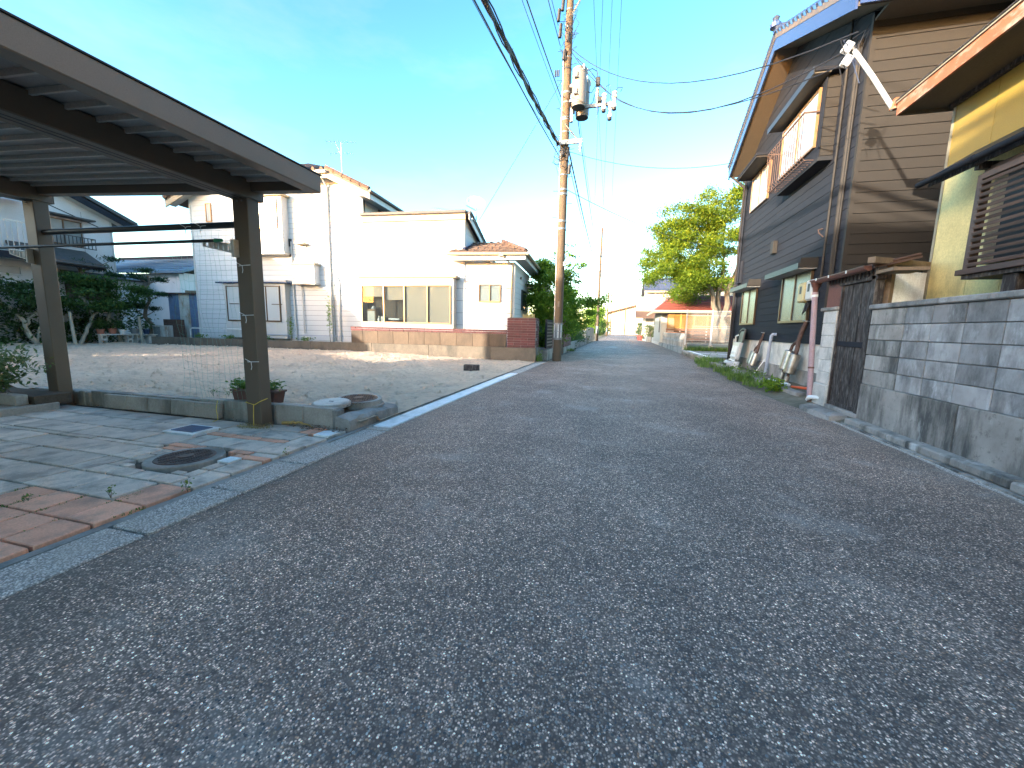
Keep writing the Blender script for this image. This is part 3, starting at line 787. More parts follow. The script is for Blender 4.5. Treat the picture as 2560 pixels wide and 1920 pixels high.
yc = thing('loose_string', 'yellow cord looped round the foot of the carport post', 'cord', (-3.95, 3.53, .03))
MB().tube([(-.12, .09, .29), (-.1, -.005, .27), (.03, -.012, .25), (.095, .0, .29), (.1, .1, .31)], .004, 5).build('cord', M['yellow_cord'], yc)
MB().tube([(.02, -.015, .25), (.025, -.03, .12), (.03, -.04, .0), (.1, -.05, .0), (-.12, -.07, .0)], .004, 5).build('cord_tail', M['yellow_cord'], yc)
MB().tube([(-.62, .08, .24), (-.60, .04, .15), (-.585, .04, .02), (-.6, -.02, .0)], .004, 5).build('cord_end', M['yellow_cord'], yc)
sw = thing('straw_litter', 'heap of dry straw fibres at the carport post foot', 'straw', (-3.95, 3.50, .03))
tag(blades('straw', sw, [(-.08, .0, 0, .1), (.15, .02, 0, .1), (.05, -.02, 0, .12)], 260, .05, 'leaf_dry', .0022, lean=2.6), kind='stuff')
lg = thing('dead_branch', 'short pale dead branch lying against the edging wall', 'branch', (-3.72, 3.69, .05))
b = MB(); limb(b, (0, 0, 0), (.20, .02, .02), .022, .015, .1); limb(b, (.2, .02, .02), (.42, .0, -.02), .012, .005, .2); b.build('wood', M['straw'], lg)
# planter box
pb = thing('planter_box', 'brown plastic planter box with leafy green plant behind the carport post', 'planter', (-4.30, 3.93, .2), .05)
b = MB(); f = lambda a, z, n: (a, n, z)
b.prism([(-.27, 0), (.27, 0), (.31, .15), (-.31, .15)], f, -.09, .09); b.box(-.325, .325, -.105, .105, .15, .175); b.build('box', M['planter'], pb, bev=.004)
cloud('foliage', 'leaf_weed', pb, [(-.15, 0, .24, .2, .14, .06, 1), (.12, 0, .23, .2, .13, .06, 1), (-.3, .05, .2, .1, .1, .05, .4)], 420, .06, .55, .5)
def sprig(x, y, z, h, lab, n=18, s=.03, mat='leaf_weed'):
    o = thing('weed', lab, 'weed', (x, y, z))
    b = MB(); 
    for k in range(3): limb(b, (0, 0, 0), (rnd.uniform(-.4, .4)*h, rnd.uniform(-.4, .4)*h, h*rnd.uniform(.6, 1)), .0022, .001, .1, 4, 3)
    b.build('stem', M['timber'], o)
    cloud('leaves', mat, o, [(0, 0, h*.55, h*.45, h*.45, h*.45, 1)], n, s, .5, .3); return o
sprig(-5.25, 4.1, .2, .14, 'small weed with round leaves on the sand by the planter')
sprig(-5.05, 4.15, .2, .12, 'tiny weed between sand and planter box')
sprig(-3.18, 1.74, .03, .09, 'weed tuft growing in the joint by the pink pavers', 20, .022)
sprig(-2.84, 1.98, .02, .10, 'upright weed in the kerb joint', 14, .03)
sprig(-2.84, 2.84, .02, .07, 'small weed in the kerb joint near the post', 12, .022)
sprig(-3.62, 1.56, .03, .05, 'low weed on the pink pavers', 12, .02)
mo = []
for i in range(60):
    mo.append((rnd.choice((-2.86, -3.12, -3.39, -3.65, -3.92))+rnd.uniform(-.02, .02), rnd.uniform(.8, 1.9), .02, .03))
o = blades('joint_grass', None, mo, 900, .018, 'leaf_weed', .003); tag(o, 'tiny moss and grass growing in the paver joints', 'moss', kind='stuff')
V, F = [], []
for i in range(700):
    a = rnd.uniform(0, 6.28); r = .3*rnd.random()**.5; q = rnd.random()
    if q < .6: x, y, z = -3.28+r*math.cos(a)*1.0, 4.18+r*math.sin(a), .235
    elif q < .8: x, y, z = rnd.uniform(-6.8, -3.2), 3.70+rnd.uniform(-.1, .02), .036
    else: x, y, z = rnd.uniform(-3.4, -2.85), 3.72+rnd.uniform(-.15, .05), .04
    s = rnd.uniform(.008, .024); k0 = len(V); a = rnd.uniform(0, 6.28)
    for k in range(4): V.append((x+s*math.cos(a+k*1.57)*(1 if k % 2 else .4), y+s*math.sin(a+k*1.57)*(1 if k % 2 else .4), z+rnd.uniform(0, .012)))
    F.append((k0, k0+1, k0+2, k0+3))
me = bpy.data.meshes.new('litter'); me.from_pydata(V, [], F); me.materials.append(M['dead_leaf'])
tag(link('leaf_litter', me), 'dry brown leaf litter by the raised manhole and edging wall', 'leaf litter', kind='stuff')
# planting steps on the far left with a variegated shrub
stp = thing('planting_bed', 'two-step bed edged with weathered tan kerb blocks beside the carport post', 'planting bed', (-7.0, 3.0, 0))
MB().box(-1.6, .02, -.7, .42, .0, .12).build('lower_step', M['concrete'], stp, bev=.012)
for i in range(4): MB().box(-.39, -.006, -.06, .06, 0, .13).build('edge_block', M['concrete'], stp, loc=(-.06-.39*i, .12-.06*i, .12), bev=.01)
bx('soil', M['soil'], stp, -1.6, .0, .2, .55, .1, .22)
vs_ = thing('variegated_shrub', 'leafy shrub with cream-edged leaves in the planting bed', 'shrub', (-7.75, 3.25, .2))
b = MB()
for k in range(9): limb(b, (rnd.uniform(-.2, .2), rnd.uniform(-.1, .1), 0), (rnd.uniform(-.5, .5), rnd.uniform(-.35, .3), rnd.uniform(.25, .6)), .007, .003, .15, 4, 4)
b.build('stems', M['bark'], vs_)
cloud('foliage', 'leaf_mix', vs_, [(.1, -.1, .38, .5, .4, .2, 1), (-.4, 0, .45, .5, .45, .25, 1), (.32, -.18, .22, .2, .2, .12, .5)], 1500, .075, .38, .4)
cloud('pale_leaves', 'leaf_dry', vs_, [(.15, -.2, .25, .3, .3, .18, 1)], 140, .07, .4, .3)

# ============================================================ LOW BOUNDARY WALL WITH RED BRICK
RZ = R(4.5)
bw = thing('boundary_wall', 'long low concrete boundary wall in front of the white house', 'wall', (-2.8, 13.85, 0), RZ)
x = -.02
for w in (1.65, 2.35, 2.3, 2.6, 2.3, 2.7, 2.6):
    MB().box(-w+.008, 0, 0, .14, -.1, .51).build('wall_section', M['lot_wall'], bw, loc=(x, 0, 0), bev=.006); x -= w
# stucco blocks and red brick coping on it
bk = thing('brick_topped_wall', 'tan block wall with red brick coping standing on the boundary wall', 'wall', (-2.8, 13.85, .512), RZ)
x = -1.10
while x > -7.1:
    w = min(.62, x+7.17)
    MB().box(-w+.007, 0, .02, .14, 0, .46).build('block', M['brick_stain'], bk, loc=(x, 0, 0), bev=.004); x -= w
for c, (z, off, hh) in enumerate(((.463, 0, .078), (.543, .28, .074))):
    x = -1.09+off*0
    first = True
    while x > -7.12:
        w = .56 if not (first and c) else .28
        first = False
        w = min(w, x+7.18)
        MB().box(-w+.008, 0, .005+rnd.uniform(0, .012), .15, 0, hh-.006).build('brick', M['brick_red'], bk, loc=(x, 0, z), bev=.006); x -= w
pl_ = thing('brick_pillar', 'dark red split-face brick pillar at the corner of the boundary wall', 'pillar', (-2.8, 13.85, .512), RZ)
bx('core', M['mortar'], pl_, -1.03, -.04, .03, .95, 0, 1.035)
nrow = 12
for k in range(nrow):
    z = k*1.04/nrow; hh = 1.04/nrow-.008
    x = -1.06; 
    ws = [.5, .52] if k % 2 == 0 else [.24, .5, .28]
    for w in ws:
        MB().box(0, w-.008, rnd.uniform(0, .02), .05, 0, hh).build('brick', M['brick_red'], pl_, loc=(x, 0, z), bev=.006); x += w
    y = .05
    for w in ([.45, .45] if k % 2 else [.22, .46, .22]):
        MB().box(-.05, rnd.uniform(-.014, .006), 0, w-.008, 0, hh).build('brick', M['brick_red'], pl_, loc=(-.03, y, z), bev=.006); y += w
MB().box(-1.0, -.06, .06, .9, 1.0, 1.05).build('top_earth', M['soil'], pl_)
gp = blades('dry_grass', pl_, [(-.35, .4, 1.04, .22)], 180, .28, 'leaf_dry', .004); tag(gp, kind='stuff')
bx('return_wall', M['old_concrete'], bw, -.16, -.02, .145, 1.0, -.1, .51)

# ============================================================ WHITE HOUSE
wh = thing('white_house', 'white clapboard two-storey house with low flat-fronted wing behind the brick-topped wall', 'house', (-2.8, 14.9, 0), RZ)
FF = lambda a, z, n: (a, -n, z)                       # front faces: outward is -y
def FR(x0): return lambda a, z, n: (x0+n, a, z)       # faces turned to the street
def FL(x0): return lambda a, z, n: (x0-n, a, z)
def FB(y0): return lambda a, z, n: (a, y0+n, z)
# main block: front gable with clipped top
gx0, gx1, ez, tz = -15.25, -7.2, 6.0, 7.0
front = [(gx0, .2), (gx1, .2), (gx1, 6.40), (-8.40, 7.0), (-14.05, 7.0), (gx0, 6.40)]
wf = MB().prism(front, FF, -.15, -.022).build('front_wall', M['siding_joint'], wh)
siding(wf, front, FF, .205, .010, .012, M['white_siding'], .3)
wf.location.y = 0
side = [(0.02, .2), (7.5, .2), (7.5, 6.40), (0.02, 6.40)]
wr = MB().prism(side, FR(gx1-.13), 0, .10).build('street_side_wall', M['siding_joint'], wh)
siding(wr, side, FR(gx1-.028), .205, .010, .012, M['white_siding'], .3)
MB().prism(side, FL(gx0+.13), 0, .12).build('garden_side_wall', M['white_siding'], wh)
MB().prism([(gx0, .2), (gx1, .2), (gx1, 6.4), (gx0, 6.4)], FB(7.4), 0, .1).build('rear_wall', M['white_siding'], wh)
bx('corner_board', M['white_trim'], wh, gx1-.06, gx1+.012, -.03, .05, .3, 6.35)
bx('corner_board', M['white_trim'], wh, gx0-.012, gx0+.06, -.03, .05, .3, 6.35)
# roof of main block: gable running back with a hipped front
oh = .55; yf = -.45; yb = 7.9
ex0, ex1, rzE = gx0-.7, gx1+.55, 6.22
cxm = (ex0+ex1)/2; sl = .47
def rh(x): return rzE+sl*min(x-ex0, ex1-x)
zt_ = 7.06; xa = ex0+(zt_-rzE)/sl; xb = ex1-(zt_-rzE)/sl; rid = rh(cxm); yr = yf+(rid-zt_)/sl
def roofplane(name, pts, mat, th=.10, parent=wh):
    b = MB(); pts = [Vector(p) for p in pts]
    a = [b.b.verts.new(p) for p in pts]; c = [b.b.verts.new(p-Vector((0, 0, th))) for p in pts]
    b.b.faces.new(a); b.b.faces.new(c[::-1]); k = len(pts)
    for i in range(k): b.b.faces.new((a[i], c[i], c[(i+1) % k], a[(i+1) % k]))
    return b.build(name, mat, parent)
rp = roofplane('roof', [(ex1, yf, rzE), (ex1, yb, rzE), (cxm, yb, rid), (cxm, yr, rid), (xb, yf, zt_)], M['brown_tile'])
roofplane('roof_slope', [(ex0, yf, rzE), (xa, yf, zt_), (cxm, yr, rid), (cxm, yb, rid), (ex0, yb, rzE)], M['brown_tile'], parent=rp)
roofplane('hip_slope', [(xa, yf, zt_), (xb, yf, zt_), (cxm, yr, rid)], M['brown_tile'], parent=rp)
# tile courses along the hip and verges
nt_ = 16
for k in range(nt_):
    x = xa+(xb-xa)*(k+.5)/nt_
    top = rh(x) if True else 0
    y1 = yf+(min(rh(x), rid)-zt_)/sl
    MB().tube([(x, yf-.03, zt_+.02), (x, max(yf+.1, y1), min(rid, rh(x))+.02)], .07, 6).build('tile_roll', M['brown_tile'], rp)
for s, xe, xt in ((1, ex1, xb), (-1, ex0, xa)):
    for k in range(5):
        f0, f1 = k/5, (k+1)/5
        p0 = Vector((xe+(xt-xe)*f0, yf-.02, rzE+(zt_-rzE)*f0+.05)); p1 = Vector((xe+(xt-xe)*f1, yf-.02, rzE+(zt_-rzE)*f1+.06))
        MB().tube([p0, p1], [.085, .07], 6).build('verge_tile', M['brown_tile'], rp)
    b = MB(); b.prism([(xe, rzE-.32), (xe, rzE-.06), (xt, zt_-.06), (xt, zt_-.32)], FF, -yf-.05, -yf).build('verge_board', M['peeling_board'], rp)
    b = MB(); b.prism([(xe, rzE-.20), (xe, rzE-.14), (xt, zt_-.14), (xt, zt_-.20)], FF, .0, -yf-.05).build('soffit', M['white_trim'], rp)
bx('eave_board', M['peeling_board'], rp, xa, xb, yf, yf+.05, zt_-.32, zt_-.06)
bx('soffit', M['white_trim'], rp, xa, xb, yf+.05, -.03, zt_-.20, zt_-.14)
MB().tube([(xa-.05, yf-.07, zt_-.1), (xb+.05, yf-.07, zt_-.12)], .06, 8).build('gutter', M['white_trim'], rp, smooth=True)
MB().tube([(ex1+.06, yf-.1, rzE-.05), (ex1+.06, yb, rzE-.05)], .06, 8).build('gutter', M['dark_tile'], rp, smooth=True)
bx('side_soffit', M['white_trim'], rp, gx1, ex1, yf+.05, yb, rzE-.17, rzE-.11)
bx('side_eave_board', M['white_trim'], rp, ex1-.03, ex1+.005, yf+.05, yb, rzE-.3, rzE-.11)
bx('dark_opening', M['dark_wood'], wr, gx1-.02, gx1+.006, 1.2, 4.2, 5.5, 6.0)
# low wing with flat front
ax0, ax1 = -7.19, -3.04
af = [(ax0, .2), (ax1, .2), (ax1, 5.17), (ax0, 5.17)]
wa = MB().prism(af, FF, -.1, .03).build('wing_front_wall', M['siding_joint'], wh)
siding(wa, af, lambda a, z, n: (a, -n-.031, z), .462, .013, .012, M['white_siding'], .35)
sl2 = [(0.1, .2), (4.5, .2), (4.5, 4.05), (0.1, 5.22)]
wb = MB().prism(sl2, FR(ax1-.1), 0, .085).build('wing_side_wall', M['siding_joint'], wh)
siding(wb, sl2, FR(ax1-.014), .23, .010, .012, M['white_siding'], .35)
bx('corner_board', M['white_trim'], wh, ax1-.04, ax1+.01, -.055, .05, .3, 5.16)
bx('seam_trim', M['siding_joint'], wh, ax0-.012, ax0+.004, -.05, 0, 3.2, 5.2)
bx('parapet_board', M['peeling_board'], wh, ax0-.02, ax1+.04, -.12, -.05, 5.17, 5.38)
for px in (-6.9, -6.0, -5.0, -4.3): bx('nail_patch', M['timber'], wh, px, px+.03, -.1225, -.12, 5.26, 5.28)
par = MB().box(ax0-.06, ax1+.08, -.2, .05, 5.381, 5.50).build('parapet_cap', M['dark_tile'], wh, bev=.02)
rw = roofplane('wing_roof', [(ax0, -.1, 5.46), (ax1+.22, -.1, 5.46), (ax1+.22, 4.6, 4.12), (ax0, 4.6, 4.12)], M['dark_tile'], .09)
for k in range(10):
    y = .0+.44*k
    MB().tube([(ax1+.2, y, 5.46-.285*y+.0), (ax1+.2, y+.42, 5.46-.285*(y+.42)+.0)], [.055, .07], 6).build('verge_tile', M['dark_tile'], rw)
MB().prism([(-.1, 5.36), (4.5, 4.05), (4.5, 3.85), (-.1, 5.16)], FR(ax1+.17), 0, .03).build('verge_board', M['white_trim'], rw)
# entrance wing with tiled hip roof
ex, ey = -1.1, 3.75
ef = [(-3.05, .2), (ex, .2), (ex, 3.62), (-3.05, 3.62)]
we = MB().prism(ef, FF, -.1, .0).build('entry_front_wall', M['siding_joint'], wh)
siding(we, ef, lambda a, z, n: (a, -n-.001, z), .462, .013, .012, M['white_siding'], .35)
es = [(0.02, .2), (ey, .2), (ey, 3.62), (0.02, 3.62)]
wes = MB().prism(es, FR(ex-.1), 0, .085).build('entry_side_wall', M['siding_joint'], wh)
siding(wes, es, FR(ex-.014), .205, .010, .012, M['white_siding'], .3)
bx('corner_board', M['white_trim'], wh, ex-.05, ex+.012, -.03, .05, .3, 3.6)
r0, r1, rf, rb_ = -3.55, -.62, -.5, 6.3
re_ = roofplane('entry_roof', [(r0, rf, 3.90), (r1, rf, 3.90), (r1-1.25, 1.3, 4.62), (r0, 1.3, 4.62)], M['brown_tile'], .07)
roofplane('entry_hip', [(r1, rf, 3.90), (r1, rb_, 3.90), (r1-1.25, rb_-1.5, 4.62), (r1-1.25, 1.3, 4.62)], M['brown_tile'], .07, re_)
for c in range(7):       # tile courses, each a row of overlapping tiles
    f = c/7; y = rf+1.8*f; z = 3.90+.72*f
    x1 = r1-1.25*f
    MB().box(r0+.02, x1, y-.02, y+.27, .0, .035, Matrix.Translation((0, 0, z+.012))@Matrix.Rotation(0, 4, 'X')).build('tile_course', M['brown_tile'], re_)
    for k in range(int((x1-r0)/.28)):
        MB().tube([(r0+.14+.28*k+(c % 2)*.05, y-.03, z+.035), (r0+.14+.28*k+(c % 2)*.05, y+.26, z+.10)], .035, 5).build('roof_tile', M['brown_tile'], re_)
for k in range(7):
    f = k/7; MB().tube([(r1-1.25*f, rf+1.8*f, 3.93+.72*f), (r1-1.25*(f+.14), rf+1.8*(f+.14), 3.96+.72*(f+.14))], [.085, .07], 6).build('hip_tile', M['brown_tile'], re_)
bx('flashing', M['blue_metal'], re_, ax1+.02, ax1+.12, -.35, 1.5, 4.05, 4.13, 0, Matrix.Translation((ax1, -.3, 4.0))@Matrix.Rotation(R(16), 4, 'X')@Matrix.Translation((-ax1, .3, -4.0)))
bx('eave_board', M['white_trim'], re_, r0+.05, r1-.02, rf+.02, rf+.06, 3.64, 3.80)
bx('eave_board', M['white_trim'], re_, r1-.06, r1-.02, rf+.062, rb_, 3.64, 3.80)
bx('soffit', M['white_trim'], re_, r0+.05, r1-.06, rf+.06, -.012, 3.66, 3.70)
bx('soffit', M['white_trim'], re_, ex+.012, r1-.061, -.011, rb_, 3.66, 3.70)
MB().tube([(r0, rf-.05, 3.85), (r1+.06, rf-.05, 3.83)], .055, 8).build('gutter', M['cream'], re_, smooth=True)
MB().tube([(r1+.06, rf-.1, 3.83), (r1+.06, rb_, 3.83)], .055, 8).build('gutter', M['cream'], re_, smooth=True)
for k in range(5): bx('gutter_bracket', M['white_trim'], re_, r0+.2+.6*k, r0+.22+.6*k, rf-.11, rf, 3.84, 3.87)
MB().tube([(-1.5, rf-.02, 3.82), (-1.42, rf-.02, 3.72), (-1.19, -.08, 3.5), (-1.19, -.08, .3)], .032, 8).build('downpipe', M['cream'], wh, smooth=True)
bx('rain_head', M['cream'], wh, -1.60, -1.42, rf-.09, rf+.04, 3.74, 3.88, .01)
# windows
def window(parent, name, f, a0, a1, z0, z1, cols, fm, pane, depth=.07, mull=None, back=None):
    w = parent if parent.parent else thing_part(name, parent)
    t_ = .035
    b = MB()
    b.prism([(a0, z0), (a1, z0), (a1, z0+t_*1.4), (a0, z0+t_*1.4)], f, 0, depth); b.prism([(a0, z1-t_), (a1, z1-t_), (a1, z1), (a0, z1)], f, 0, depth)
    b.prism([(a0, z0+t_*1.4), (a0+t_, z0+t_*1.4), (a0+t_, z1-t_), (a0, z1-t_)], f, 0, depth); b.prism([(a1-t_, z0+t_*1.4), (a1, z0+t_*1.4), (a1, z1-t_), (a1-t_, z1-t_)], f, 0, depth)
    b.build('frame', fm, w)
    ms = mull or [a0+(a1-a0)*k/cols for k in range(1, cols)]
    for m_ in ms: MB().prism([(m_-.022, z0+t_*1.4), (m_+.022, z0+t_*1.4), (m_+.022, z1-t_), (m_-.022, z1-t_)], f, .005, depth-.006).build('mullion', fm, w)
    es_ = [a0+t_]+ms+[a1-t_]
    for k in range(len(es_)-1):
        l = es_[k]+(0 if k == 0 else .022); r = es_[k+1]-(0 if k == len(es_)-2 else .022)
        MB().prism([(l, z0+t_*1.4), (r, z0+t_*1.4), (r, z1-t_), (l, z1-t_)], f, depth*.45, depth*.5).build('pane', pane, w)
        if back: MB().prism([(l, z0+t_*1.4), (r, z0+t_*1.4), (r, z1-t_), (l, z1-t_)], f, .004, .01).build('backing', back, w)
    return w
def thing_part(name, parent):
    o = bpy.data.objects.new(name, None); C.objects.link(o); o.parent = parent; o.empty_display_size = .1; return o
window(wh, 'window', FF, -2.48, -1.62, 2.14, 2.82, 2, M['sash_gold'], M['glass'], .075, back=M['blind'])
window(wh, 'window', FR(ex), 1.6, 2.75, 1.95, 2.78, 1, M['black_metal'], M['glass'], .05, back=M['interior'])
MB().lathe([(.05, 0), (.05, .05), (.03, .05)], 10, m=Matrix.Translation((ex, 1.3, 3.2))@Matrix.Rotation(R(90), 4, 'Y')).build('vent_cap', M['bronze'], wh)
# entrance canopy, lamp, porch post
bx('canopy', M['dark_tile'], wh, -1.1, -.15, 3.0, 6.2, 3.02, 3.16, .02)
bx('canopy_soffit', M['bronze_light'], wh, -1.08, -.18, 3.02, 6.18, 2.97, 3.018)
lampw = bx('wall_lamp', M['white_plastic'], wh, -1.06, -.86, 3.35, 3.55, 2.42, 2.58, .02); bx('lamp_arm', M['black_metal'], lampw, -1.1, -.96, 3.42, 3.48, 2.36, 2.415)
bx('porch_post', M['concrete'], wh, -.75, -.55, 3.9, 4.1, .3, 3.0)
# big bay window: y from -.4 to 0
by = -.42
bay = thing_part('bay_window', wh)
bx('bay_base', M['white_trim'], bay, -7.15, -3.36, by, -.045, .45, 1.27)
bx('bay_head', M['white_siding'], bay, -7.15, -3.36, by, -.045, 2.76, 3.0)
bx('bay_cheek', M['white_trim'], bay, -3.47, -3.36, by, -.045, 1.271, 2.759); bx('bay_cheek', M['white_trim'], bay, -7.15, -7.11, by, -.045, 1.271, 2.759)
bx('bay_awning', M['cream'], bay, -7.24, -3.22, by-.10, -.045, 3.001, 3.06, .01)
bx('bay_awning_top', M['white_trim'], bay, -7.16, -3.32, by-.02, -.045, 3.061, 3.13)
bx('interior_back', M['interior'], bay, -7.1, -3.5, -.052, -.046, 1.28, 2.75)
bx('interior_shelf', M['interior'], bay, -7.1, -3.48, by+.1, -.053, 1.272, 1.29)
fb_ = lambda a, z, n: (a, by-n, z)
window(bay, 'bay_sash', fb_, -7.11, -3.45, 1.28, 2.73, 4, M['sash_gold'], M['glass'], .06, mull=[-6.17, -5.32, -4.38])
for l, r, zb in ((-7.07, -6.2, 2.3), (-6.14, -5.35, 2.18)): bx('net_curtain', M['blind'], bay, l, r, by+.06, by+.066, zb, 2.69)
for l, r in ((-5.29, -4.41), (-4.35, -3.49)): bx('blind', M['blind'], bay, l, r, by+.02, by+.026, 1.33, 2.69)
bx('cabinet', M['timber'], bay, -6.98, -6.6, by+.1, by+.3, 1.29, 1.82); bx('cabinet_door', M['curtain'], bay, -6.94, -6.64, by+.09, by+.099, 1.33, 1.74)
MB().lathe([(.07, 0), (.09, .02), (.05, .10), (.02, .12)], 12, (-6.74, by+.2, 1.821)).build('pot', M['white_plastic'], bay, smooth=True)
MB().lathe([(.055, 0), (.055, .17), (.02, .21), (.02, .27)], 12, (-6.48, by+.14, 1.291)).build('bottle', M['white_plastic'], bay, smooth=True)
bx('basin', M['curtain'], bay, -6.42, -6.24, by+.15, by+.28, 1.291, 1.55, .02)
bx('papers', M['white_plastic'], bay, -6.08, -5.62, by+.08, by+.25, 1.291, 1.36, .01, Matrix.Rotation(.02, 4, 'Y'))
# first floor window of the main block with awning
w1 = thing_part('lower_bay', wh)
bx('lower_bay_box', M['white_trim'], w1, -13.55, -10.62, -.3, -.0125, .55, 2.80)
window(w1, 'lower_sash', lambda a, z, n: (a, -.3-n, z), -13.42, -10.85, 1.24, 2.70, 4, M['sash'], M['pane_white'], .05, mull=[-12.75, -12.1, -11.5])
for a in (-13.3, -11.25): bx('bar', M['sash'], w1, a, a+.5, -.34, -.335, 1.94, 1.97)
bx('lower_awning', M['blue_metal'], w1, -13.85, -10.42, -.42, -.0125, 2.80, 2.86, .012)
bx('lower_awning_top', M['white_trim'], w1, -13.7, -10.52, -.36, -.0125, 2.861, 2.93)
# upper bay window with rail
w2 = thing_part('upper_bay', wh)
bx('upper_bay_box', M['white_siding'], w2, -12.4, -10.52, -.38, -.0125, 4.05, 6.18)
for k in range(6): bx('bay_siding_line', M['siding_joint'], w2, -12.39, -10.515, -.3815, -.3, 4.2+.13*k, 4.206+.13*k)
bx('upper_bay_floor', M['bronze_light'], w2, -12.43, -10.48, -.41, -.0125, 3.96, 4.049)
bx('upper_awning', M['cream'], w2, -12.55, -10.40, -.48, -.0125, 6.181, 6.25, .012); bx('upper_awning_top', M['white_trim'], w2, -12.45, -10.48, -.42, -.0125, 6.251, 6.32)
window(w2, 'upper_sash', lambda a, z, n: (a, -.38-n, z), -12.2, -10.72, 4.95, 6.08, 2, M['sash_gold'], M['pane_white'], .05)
rl = w2
b = MB(); b.box(-12.2, -10.7, -.60, -.585, 5.42, 5.45); b.box(-12.2, -10.7, -.60, -.585, 4.92, 4.94)
for k in range(13): b.tube([(-12.2+.125*k, -.592, 5.43), (-12.2+.125*k, -.592, 4.96), (-12.2+.125*k, -.55, 4.9), (-12.2+.125*k, -.40, 4.89)], .009, 5)
b.build('rail_bars', M['sash_gold'], rl)
window(wh, 'slit_window', FF, -14.44, -14.16, 5.36, 6.12, 1, M['sash_gold'], M['pane_white'], .05)
window(wh, 'slit_window', FF, -9.95, -9.72, 5.05, 5.75, 1, M['white_trim'], M['pane_white'], .04)
# box bay, small hood, pipes
w3 = thing_part('box_bay', wh)
bx('box', M['white_siding'], w3, -10.2, -9.2, -.36, -.0125, 2.82, 3.52); bx('box_roof', M['cream'], w3, -10.28, -9.12, -.42, -.0125, 3.521, 3.57, .01); bx('box_roof_top', M['white_trim'], w3, -10.15, -9.25, -.3, -.0125, 3.571, 3.66); bx('box_floor', M['bronze_light'], w3, -10.22, -9.18, -.37, -.0125, 2.77, 2.819)
for k in range(3): bx('box_line', M['siding_joint'], w3, -10.19, -9.195, -.3615, -.3, 3.0+.17*k, 3.006+.17*k)
bx('hood', M['cream'], wh, -10.1, -9.65, -.3, -.0125, 4.35, 4.41, .01); window(wh, 'small_window', FF, -10.0, -9.75, 3.75, 4.33, 1, M['white_trim'], M['pane_white'], .04)
def pipe(name, pts, r, mat, n=8): return MB().tube(pts, r, n).build(name, mat, wh, smooth=True)
pipe('downpipe', [(-8.7, -.40, 6.95), (-8.7, -.3, 6.75), (-8.69, -.075, 6.55), (-8.69, -.075, .4)], .04, M['white_trim'])
pipe('conduit', [(-8.58, -.06, 2.9), (-8.55, -.06, .5)], .022, M['galv'])
pipe('conduit', [(-10.42, -.06, 4.5), (-10.4, -.06, 2.2), (-10.35, -.06, .3)], .03, M['white_trim'])
for z in (4.3, 3.7): bx('cable_box', M['black_metal'], wh, -10.5, -10.42, -.09, -.012, z, z+.3)
pipe('duct', [(-8.42, -.03, 3.05), (-8.42, -.12, 3.05), (-8.36, -.10, 2.85), (-8.32, -.06, 2.5), (-8.34, -.06, .5)], .035, M['white_trim'])
pipe('duct', [(-10.05, -.08, 2.75), (-10.0, -.08, 2.6), (-9.98, -.08, .8)], .025, M['white_trim'])
bx('stain_mark', M['black_metal'], wh, -7.85, -7.3, -.0145, -.0122, 1.93, 1.955)
# base rail by the wall
rr_ = thing('pipe_rail', 'low white pipe rail along the foot of the white house', 'rail', (-2.8, 14.35, .5), RZ)
MB().tube([(-15.1, 0, 0), (-15.1, 0, .34), (-15.0, 0, .40), (-12.4, 0, .40), (-12.3, 0, .34), (-12.3, 0, 0)], .02, 7).build('rail', M['white_plastic'], rr_, smooth=True)
MB().tube([(-12.2, .2, .20), (-8.0, .2, .22)], .018, 7).build('pipe', M['grey_plastic'], rr_, smooth=True)
# small plants along the wall foot
def stalk(u, h, lab, n=120):
    ca, sa = math.cos(RZ), math.sin(RZ)
    o = thing('stalk_plant', lab, 'plant', (-2.8+u*ca-.3*sa, 14.15+u*sa, .45))
    b = MB(); limb(b, (0, 0, 0), (.03, 0, h), .012, .006, .04, 5, 4); b.build('stem', M['timber'], o)
    cloud('leaves', 'leaf_bush', o, [(0, 0, h*.65, .10, .10, h*.38, 1)], n, .10, .25, .1)
stalk(-10.0, 1.0, 'upright leafy weed under the box bay of the white house'); stalk(-8.25, 1.7, 'tall spiky stalk beside the downpipe of the white house', 160)
for k, (u, lab) in enumerate(((-11.2, 'low creeping plant at the wall foot beside the lower window'), (-9.3, 'round-leaved weed at the wall foot between two pipes'), (-14.3, 'small weeds by the low pipe rail'), (-12.9, 'weeds under the net at the wall foot'))):
    ca, sa = math.cos(RZ), math.sin(RZ)
    o = thing('low_plant', lab, 'plant', (-2.8+u*ca, 14.1+u*sa, .45)); cloud('leaves', 'leaf_weed', o, [(0, 0, .12, .35, .15, .1, 1)], 90, .09, .5)
gr = thing('grass_clump', 'dry yellow grass clump between bay window and brick wall', 'grass clump', (-6.0, 14.25, .5))
tag(blades('blades', gr, [(0, 0, 0, .15), (.5, .05, 0, .4), (1.3, .1, 0, .4)], 320, .95, 'leaf_dry', .006, lean=.25), kind='stuff')
